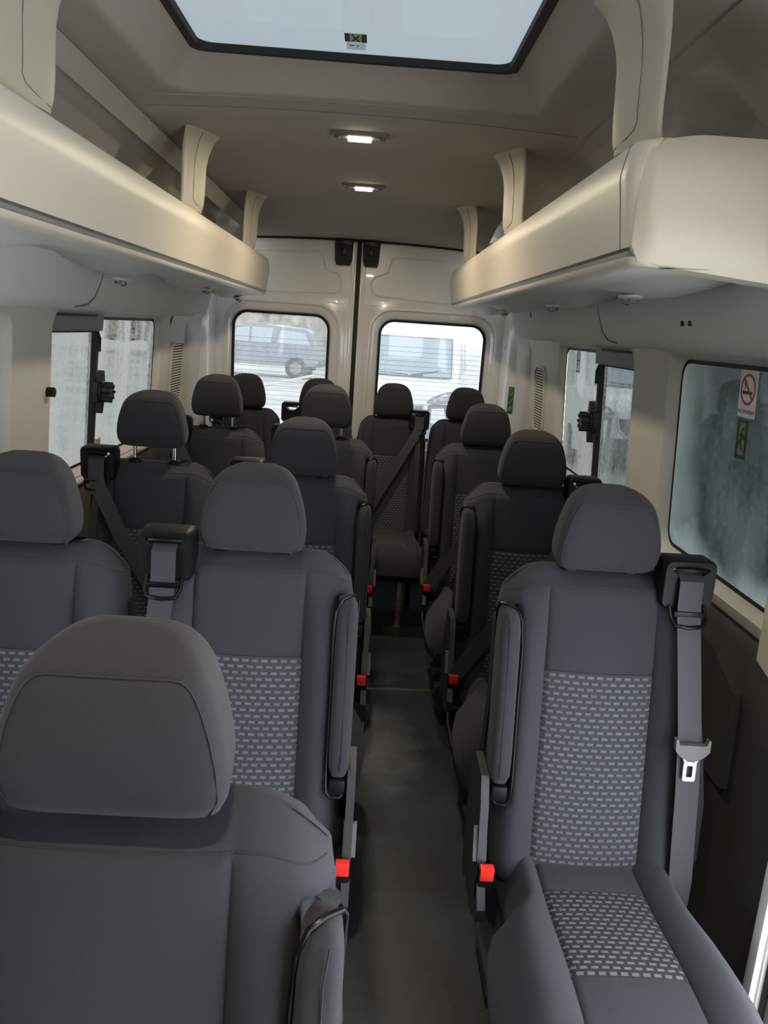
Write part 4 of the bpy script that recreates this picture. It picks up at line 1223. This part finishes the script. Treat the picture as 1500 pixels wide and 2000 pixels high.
for k in range(4): s.poly(rect(0, .015-.010*k, .022, .0016), .0014, M['sred'], 'print_line')
# torn paper
mb = MB()
root = empty('torn_paper', (-.757, 4.478, 1.468))
for P in ([(-.030, .085), (.030, .088), (.036, .060), (.022, .030), (.012, -.035), (.000, -.058), (-.020, -.048), (-.035, -.040), (-.045, -.020)],
          [(-.038, -.120), (-.010, -.125), (.006, -.122), (.008, -.165), (-.006, -.158), (-.036, -.168)]):
    mb.prism(P, lambda u, v: (u*1.0, .004, v), lambda u, v: (u*1.0, .002, v))
mb.build('paper_scrap', M['paper'], root)
tag(root, 'torn white paper stuck at the outer edge of the left rear door', 'paper')

# ------------------------------------------------------------------ near right: door opening edge, pillar cover, open sliding door outside
mb = MB()
mb.box(CX+.838, CX+.856, 1.205, 1.232, 0, .80, bev=.004); mb.box(CX+.850, CX+.90, 1.20, 1.235, 0, .86, bev=.004)
o = struct(mb.build('trim_11', M['paint']))
mb = MB(); mb.box(CX+.858, CX+.885, 1.180, 1.205, 0, 1.45, bev=.006); mb.build('door_seal', M['rubber'], o)
mb = MB(); mb.box(CX+.885, CX+.945, 1.175, 1.225, 0, 1.45, bev=.004); mb.build('sill_edge', M['pillar'], o)
mb = MB(); P = [(1.20, 1.46), (1.345, 1.46), (1.352, 1.05), (1.390, .867), (1.30, .838), (1.20, .80)]
mb.prism(P, lambda y, z: fR(y, z, .0), lambda y, z: fR(y, z, -.05))
struct(mb.build('trim_12', plain('beige_pillar_cover', (196, 186, 160), .55)))

GZ = -.66
# sliding door slid back along the outside (its own window is tinted)
root = empty('sliding_door', (1.06, 1.9, -.45)); L = Vector(root.location)
mb = MB()
def fo(y, z, d): return tuple(Vector((1.06+d-.05*smooth(1.0, 1.9, z), y, z))-L)
hole_patch(mb, (1.90, 1.17, .72, .36), (1.90, 1.16, .65, .30, .06), [(.01, 0), (0, .01)], fo)
mb.grid([[fo(1.18, z, 0), fo(2.62, z, 0)] for z in (-.45, .0, .4, .81)]); mb.grid([[fo(1.18, z, 0), fo(2.62, z, 0)] for z in (1.53, 1.7, 1.85)])
mb.grid([[fo(1.18, z, .05), fo(2.62, z, .05)] for z in (-.45, .0, .4, .85)])
mb.build('door_panel', M['paint'], root)
mb = MB(); ring_panel(mb, (1.90, 1.16, .655, .305, .06), .01, fo)
mb.build('door_glass', glass('tinted_glass', (.50, .58, .56), (.1, .35), (.4, .46, .45), 4), root, angle=None)
tag(root, 'open white sliding door outside the large dark right window', 'door')

# ------------------------------------------------------------------ outside
def wet_ground():
    m, t, out = nt('wet_gravel')
    tc = node(t, 'ShaderNodeTexCoord'); n = node(t, 'ShaderNodeTexNoise'); n.inputs['Scale'].default_value = .8; n.inputs['Detail'].default_value = 8
    t.links.new(tc.outputs['Object'], n.inputs['Vector'])
    cr = node(t, 'ShaderNodeValToRGB'); cr.color_ramp.elements[0].position = .35; cr.color_ramp.elements[1].position = .7
    cr.color_ramp.elements[0].color = (*lin((176, 178, 174)), 1); cr.color_ramp.elements[1].color = (*lin((222, 222, 216)), 1)
    t.links.new(n.outputs['Fac'], cr.inputs['Fac'])
    b = node(t, 'ShaderNodeBsdfPrincipled'); b.inputs['Roughness'].default_value = .5
    t.links.new(cr.outputs['Color'], b.inputs['Base Color']); t.links.new(b.outputs[0], out.inputs['Surface'])
    return m
mb = MB(); mb.grid([[(x, y, GZ) for x in (-60, -20, 0, 20, 60)] for y in (-40, 0, 20, 45, 90)])
struct(mb.build('ground', wet_ground()))
M['white'] = plain('van_white', (236, 238, 240), .25, coat=.5)
M['vglass'] = plain('vehicle_glass', (150, 172, 180), .12)
M['tyre'] = plain('tyre', (34, 34, 36), .7)
M['carpaint'] = plain('slate_car_paint', (118, 128, 144), .25, coat=.5)
M['carglass'] = plain('car_glass', (172, 184, 192), .15)
M['bumper'] = plain('grey_bumper', (98, 104, 112), .5)

# white van facing us behind the right rear window
def van(loc, rz, label, sc_=1.0):
    root = empty('white_van', loc); root.rotation_euler = (0, 0, rz); root.scale = (sc_,)*3
    hw = 1.0
    # side outline (y from nose at 0 to tail at 5.6, z)
    def sect(y):   # (half width, bottom, top)
        top = interp([(0, 1.05), (.08, 1.18), (.30, 1.28), (.62, 1.36), (.70, 1.40), (1.45, 2.22), (1.75, 2.42), (2.2, 2.52), (5.6, 2.50)], y)
        w = interp([(0, .80), (.10, .93), (.35, .99), (5.6, 1.0)], y)
        return w, interp([(0, .34), (.5, .3), (5.6, .3)], y), top
    ys = [0, .03, .08, .16, .30, .45, .62, .70, .85, 1.0, 1.15, 1.3, 1.45, 1.6, 1.75, 2.0, 2.3, 3.0, 4.0, 5.0, 5.5, 5.6]
    rows = []
    for y in ys:
        w, b, tp = sect(y); r = []
        N = 10
        tum = .10*max(0, tp-1.3)/1.2
        for k in range(N+1):
            z = lerp(b, tp, k/N); ww = w-tum*max(0, (z-1.25)/1.25)
            e = max(0, (z-(tp-.15))/.15); r.append((-(ww-.12*(1-math.sqrt(max(0, 1-e*e)))), y, z))
        top = [(-r[-1][0]*u, y, tp+.02*(1-u*u)) for u in (-.6, 0, .6)]
        r += top+[(-p[0], p[1], p[2]) for p in reversed(r)]
        rows.append(r)
    mb = MB(); mb.grid(rows, cap0=True, cap1=True); mb.build('body', M['white'], root, angle=35)
    # windscreen
    def wsy(z): return interp([(1.36, .66), (1.40, .70), (2.22, 1.45)], z)
    mb = MB(); rows = []
    for k in range(9):
        z = lerp(1.40, 2.15, k/8); hwz = lerp(.86, .78, k/8); y = wsy(z)-.07
        rows.append([(u*hwz, y+.03*(u*u), z+(.03*u*u if k == 0 else 0)) for u in (-1, -.9, -.6, -.3, 0, .3, .6, .9, 1)])
    mb.grid(rows); ws = mb.build('windscreen', M['vglass'], root, angle=60)
    mb = MB(); E = rows[0]+[r[-1] for r in rows[1:]]+rows[-1][::-1]+[r[0] for r in rows[::-1]]
    mb.tube([(p[0], p[1]-.006, p[2]) for p in E], .011, 6); mb.build('windscreen_seal', M['bumper'], ws)
    mb = MB()
    for a, b, c in (((-.55, 1.45), (0.0, 1.43), (.0, 1.41)), ((.05, 1.43), (.45, 1.50), (.60, 1.53))):
        mb.tube([(a[0], wsy(a[1])-.06, a[1]), (b[0], wsy(b[1])-.07, b[1]), (c[0], wsy(c[1])-.06, c[1])], .012, 6)
    mb.tube([(.0, .62, 1.40), (.3, .66, 1.45)], .012, 6); mb.build('wiper', M['tyre'], root)
    mb = MB(); mb.prism([(-.22, 2.14), (.22, 2.14), (.15, 2.04), (-.15, 2.04)], lambda x, z: (x, wsy(z)-.045, z), lambda x, z: (x, wsy(z)-.035, z)); mb.build('sensor_panel', M['bumper'], root)
    # headlights, grille, bumper
    for sx in (-1, 1):
        mb = MB(); P = [(.48, .98), (.56, 1.06), (.72, 1.14), (.92, 1.20), (.90, 1.06), (.84, .99), (.62, .96)]
        def hy(x): return interp([(0, 0), (.5, -.0), (.8, .02), (.93, .10)], abs(x))
        mb.prism(P, lambda x, z: (sx*x, hy(x)-.035+max(0, z-1.05)*.5, z), lambda x, z: (sx*x, hy(x)+.05+max(0, z-1.05)*.5, z))
        hl = mb.build('headlight', plain('headlamp_lens', (150, 158, 164), .15), root)
        q = MB(); q.tube([(sx*x, hy(x)-.036+max(0, z-1.05)*.5, z) for x, z in P+[P[0]]], .008, 6); q.build('headlight_edge', M['bumper'], hl)
        q = MB(); q.cyl((sx*.74, .0, 1.06), (sx*.74, -.045, 1.06), .045, n=12); q.cyl((sx*.62, .0, 1.02), (sx*.62, -.045, 1.02), .03, n=12); q.build('lamp_bulb', M['chrome'], hl)
    mb = MB(); P = [(-.42, .92), (.42, .92), (.36, .72), (.26, .62), (-.26, .62), (-.36, .72)]
    mb.prism(P, lambda x, z: (x, -.02, z), lambda x, z: (x, .05, z)); gr = mb.build('grille', M['bumper'], root)
    mb = MB(); mb.tube([(x, -.024, z) for x, z in P+[P[0]]], .022, 6); mb.build('grille_rim', M['chrome'], gr)
    mb = MB(); mb.box(-.97, .97, -.05, .40, .30, .58, bev=.06)
    for sx in (-1, 1): mb.prism([(.50, .92), (.62, .95), (.84, .96), (.96, .84), (.97, .55), (.5, .55)], lambda x, z: (sx*x, -.012+.08*(x > .9), z), lambda x, z: (sx*x, .06+.08*(x > .9), z))
    mb.build('bumper', M['bumper'], root)
    for sx in (-1, 1):
        for yy in (1.0, 4.6):
            mb = MB(); mb.cyl((sx*.80, yy, .34), (sx*1.01, yy, .34), .34, n=24); wl = mb.build('wheel', M['tyre'], root)
            q = MB(); q.cyl((sx*1.0, yy, .34), (sx*1.02, yy, .34), .2, n=20); q.build('hub', M['steel'], wl)
        mb = MB()
        for (a, b, c, d_) in ((1.15, 1.95, 1.38, 2.02), (2.2, 3.4, 1.42, 2.05), (3.6, 5.0, 1.42, 2.05)):
            P = [(a+.30 if a < 2 else a, d_), (b, d_), (b, c), (a-.0, c)]
            mb.prism(P, lambda y, z: (sx*(1.005-.10*max(0, (z-1.25)/1.25)), y, z), lambda y, z: (sx*(.98-.10*max(0, (z-1.25)/1.25)), y, z))
        mb.build('side_window', plain('van_side_glass', (176, 184, 182), .2), root)
    mb = MB(); mb.tube([(.1, 1.9, 2.5), (.1, 1.95, 2.95)], .006, 6); mb.build('aerial', M['tyre'], root)
    tag(root, label, 'van')
    return root
van((.66, 13.7, GZ), math.radians(-9), 'white van facing the camera behind the right rear door window', .92)

# grey pickup with hard top behind the left rear window
def pickup(loc, rz, label):
    root = empty('pickup_truck', loc); root.rotation_euler = (0, 0, rz); root.scale = (1.06,)*3
    # outline along x (rear at x=0, front at x=-5.2)
    O = [(0, .62), (.02, 1.02), (-.05, 1.12), (-.10, 1.15), (-.32, 1.62), (-.52, 1.76), (-1.55, 1.80), (-1.68, 1.83), (-2.6, 1.84), (-3.1, 1.74), (-3.75, 1.18), (-4.3, 1.12), (-5.0, 1.0), (-5.15, .8), (-5.15, .5),
         (-4.75, .42), (-1.6, .42), (-.6, .45), (-.1, .5)]
    mb = MB(); b = []
    def hw_(x, z): return .92-.16*max(0, (z-1.1)/.75)
    n = len(O)
    rows = [[(x, -hw_(x, z), z) for x, z in O], [(x, -hw_(x, z)*.9, z+.02*(z > 1.5)) for x, z in O], [(x, hw_(x, z)*.9, z+.02*(z > 1.5)) for x, z in O], [(x, hw_(x, z), z) for x, z in O]]
    mb.grid(rows, closed=True, cap0=True, cap1=True); mb.build('body', M['carpaint'], root, angle=25)
    for sy in (-1, 1):
        for P in ([(-.30, 1.20), (-.52, 1.62), (-1.42, 1.68), (-1.50, 1.20)], [(-1.72, 1.20), (-1.70, 1.72), (-2.45, 1.74), (-2.45, 1.20)], [(-2.55, 1.20), (-2.55, 1.74), (-3.0, 1.66), (-3.5, 1.22)]):
            mb = MB(); mb.prism(P, lambda x, z: (x, sy*(hw_(x, z)+.012), z), lambda x, z: (x, sy*(hw_(x, z)-.02), z)); mb.build('side_window', M['carglass'], root)
        for xx in (-.80, -4.15):
            mb = MB(); mb.cyl((xx, sy*.70, .38), (xx, sy*.94, .38), .38, n=24); w = mb.build('wheel', M['tyre'], root)
            q = MB(); q.cyl((xx, sy*.93, .38), (xx, sy*.95, .38), .22, n=18); q.build('hub', M['steel'], w)
        mb = MB(); mb.tube([(-1.9, sy*.70, 1.88), (-2.9, sy*.70, 1.84)], .022, 6); mb.build('roof_rail', M['steel'], root)
    mb = MB(); mb.box(-.12, .10, -.85, .85, .45, .66, bev=.04); mb.build('rear_bumper', M['tyre'], root)
    tag(root, label, 'car')
pickup((-1.80, 31.0, GZ), math.radians(-7), 'slate grey pickup with hard top seen through the left rear door window')

# post and rail by the pickup
root = empty('fence_rail', (-1.23, 19, GZ)); mb = MB()
mb.box(-.07, .07, -.07, .07, 0, 1.0, bev=.01); mb.build('post', plain('weathered_post', (196, 190, 170), .8), root)
mb = MB(); mb.tube([(0, 0, .90), (-1.0, -1.6, .70), (-2.0, -3.4, .55)], .03, 6); mb.build('rail', plain('pale_rail', (220, 222, 220), .5), root)
tag(root, 'short pale post with sloping rail in front of the pickup', 'fence')

# winter hedge and trees beyond
def foliage(name, cols, scale=2.0):
    m, t, out = nt(name)
    tc = node(t, 'ShaderNodeTexCoord'); n = node(t, 'ShaderNodeTexNoise'); n.inputs['Scale'].default_value = scale; n.inputs['Detail'].default_value = 10
    t.links.new(tc.outputs['Object'], n.inputs['Vector'])
    cr = node(t, 'ShaderNodeValToRGB'); cr.color_ramp.elements[0].position = .35; cr.color_ramp.elements[1].position = .68
    cr.color_ramp.elements[0].color = (*lin(cols[0]), 1); cr.color_ramp.elements[1].color = (*lin(cols[1]), 1)
    t.links.new(n.outputs['Fac'], cr.inputs['Fac'])
    b = node(t, 'ShaderNodeBsdfDiffuse'); t.links.new(cr.outputs['Color'], b.inputs['Color']); t.links.new(b.outputs[0], out.inputs['Surface'])
    return m
def blob_tree(x, y, r, h, mat, label, name='tree'):
    root = empty(name, (x, y, GZ)); mb = MB(); rnd = random.Random(int(x*10+y))
    for k in range(26):
        a = rnd.random()*2*PI; q = rnd.random()**.5*r; zz = h*(.25+.7*rnd.random())
        rr = r*(.25+.25*rnd.random())*(1.15-.5*zz/h)
        bm = bmesh.new(); bmesh.ops.create_icosphere(bm, subdivisions=2, radius=rr)
        for v in bm.verts: v.co *= 1+.35*(rnd.random()-.5)
        mb.add(bm, 0, Matrix.Translation((q*cos(a), q*sin(a)*.6, zz)))
    mb.build('crown', mat, root, angle=10)
    mb = MB(); mb.tube([(0, 0, 0), (.1, 0, h*.5), (0, 0, h*.8)], [.18, .12, .05], 8); mb.build('trunk', M['brass'], root)
    tag(root, label, 'tree', 'winter trees behind the pickup')
fb = foliage('winter_twigs', ((120, 112, 90), (190, 182, 160))); fg_ = foliage('green_bush', ((96, 116, 60), (176, 190, 110)))
blob_tree(-11.5, 42, 3.0, 5.0, fb, 'brown winter tree at the left edge of the left rear window')
blob_tree(-1.2, 40, 2.4, 4.8, fb, 'brown winter tree at the right edge of the left rear window')
blob_tree(-1.0, 34, .9, 2.0, fg_, 'low yellow-green bush at the tail of the pickup', 'bush')
blob_tree(-6.2, 52, 2.8, 3.4, fb, 'pale brown winter shrub above the pickup roof')
# hedge on the right and pale wall on the left, beyond the misted windows
mb = MB(); rnd = random.Random(3)
rows = []
for j in range(45):
    y = 3.3+j*.1
    rows.append([(2.7+.25*rnd.random()-z*.06, y, GZ+z) for z in [0, .4, .8, 1.2, 1.6, 2.0, 2.4, 2.8, 3.1]])
rows2 = [[(p[0]+1.0, p[1], p[2]) for p in r] for r in rows]
mb.grid(rows); mb.grid([[r[-1] for r in rows], [r[-1] for r in rows2]]); mb.grid(rows2)
tag(mb.build('hedge', foliage('dark_hedge', ((26, 36, 30), (66, 80, 66)), 3)), 'dark hedge outside behind the large dark right window', 'hedge')
mb = MB(); mb.box(-6.3, -6.0, -4, 14, GZ, GZ+2.1, bev=.02)
tag(mb.build('garden_wall', plain('pale_render', (200, 200, 196), .8, noise=.06, nscale=2)), 'pale rendered wall outside the misted left windows', 'wall')
v2 = van((4.6, 12.8, GZ), math.radians(-4), 'white van parked outside the right slider window')

# ------------------------------------------------------------------ light
w = bpy.data.worlds.new('overcast_sky'); sc.world = w; w.use_nodes = True
t = w.node_tree; t.nodes.clear(); out = t.nodes.new('ShaderNodeOutputWorld'); bg = t.nodes.new('ShaderNodeBackground')
tc = t.nodes.new('ShaderNodeTexCoord'); n = t.nodes.new('ShaderNodeTexNoise'); n.inputs['Scale'].default_value = 1.6; n.inputs['Detail'].default_value = 4
t.links.new(tc.outputs['Generated'], n.inputs['Vector'])
cr = t.nodes.new('ShaderNodeValToRGB'); cr.color_ramp.elements[0].color = (.80, .85, .92, 1); cr.color_ramp.elements[1].color = (.94, .96, 1.0, 1)
t.links.new(n.outputs['Fac'], cr.inputs['Fac']); t.links.new(cr.outputs['Color'], bg.inputs['Color'])
bg.inputs['Strength'].default_value = 5.2
t.links.new(bg.outputs[0], out.inputs['Surface'])
def portal(loc, rot, sx, sy):
    ld = bpy.data.lights.new('window_portal', 'AREA'); ld.shape = 'RECTANGLE'; ld.size = sx; ld.size_y = sy; ld.cycles.is_portal = True
    o = bpy.data.objects.new('window_portal', ld); COL.objects.link(o); o.location = loc; o.rotation_euler = rot
portal((0, 1.36, 2.12), (0, 0, 0), .85, 1.5)
portal((0, Y0-.05, 1.1), (PI/2, 0, 0), 1.8, 1.9)      # faces +y
portal((CX+1.3, -.0, 1.0), (0, PI/2, 0), 2.0, 2.4)       # faces -x
portal((CX-.96, 1.6, 1.17), (0, -PI/2, 0), .55, 4.2)    # faces +x
portal((CX+1.3, 2.4, 1.17), (0, PI/2, 0), .60, 2.4)
portal((0, YD+.1, 1.16), (-PI/2, 0, 0), 1.5, .75)

# ------------------------------------------------------------------ camera
cx, cz, pitch, yaw, roll, F = .0825, 1.4394, .2302, .0289, .0678, 1527.6
f = Vector((sin(yaw), cos(yaw), 0)); r = Vector((cos(yaw), -sin(yaw), 0)); u = Vector((0, 0, 1))
f2 = f*cos(pitch)-u*sin(pitch); u2 = u*cos(pitch)+f*sin(pitch)
r3 = r*cos(roll)+u2*sin(roll); u3 = u2*cos(roll)-r*sin(roll)
cam = bpy.data.cameras.new('camera'); co = bpy.data.objects.new('camera', cam); COL.objects.link(co)
cam.sensor_fit = 'HORIZONTAL'; cam.sensor_width = 36; cam.lens = 36*F/1500; cam.clip_start = .02; cam.clip_end = 300
mt = Matrix((r3, u3, -f2)).transposed().to_4x4(); mt.translation = Vector((cx, 0, cz)); co.matrix_world = mt
sc.camera = co
sc.view_settings.view_transform = 'Standard'; sc.view_settings.look = 'None'
sc.view_settings.exposure = .6; sc.view_settings.gamma = 1; sc.view_settings.use_curve_mapping = False
sc.cycles.use_denoising = True
sc.cycles.max_bounces = 10; sc.cycles.diffuse_bounces = 6; sc.cycles.transparent_max_bounces = 16
sc.cycles.sample_clamp_indirect = 4
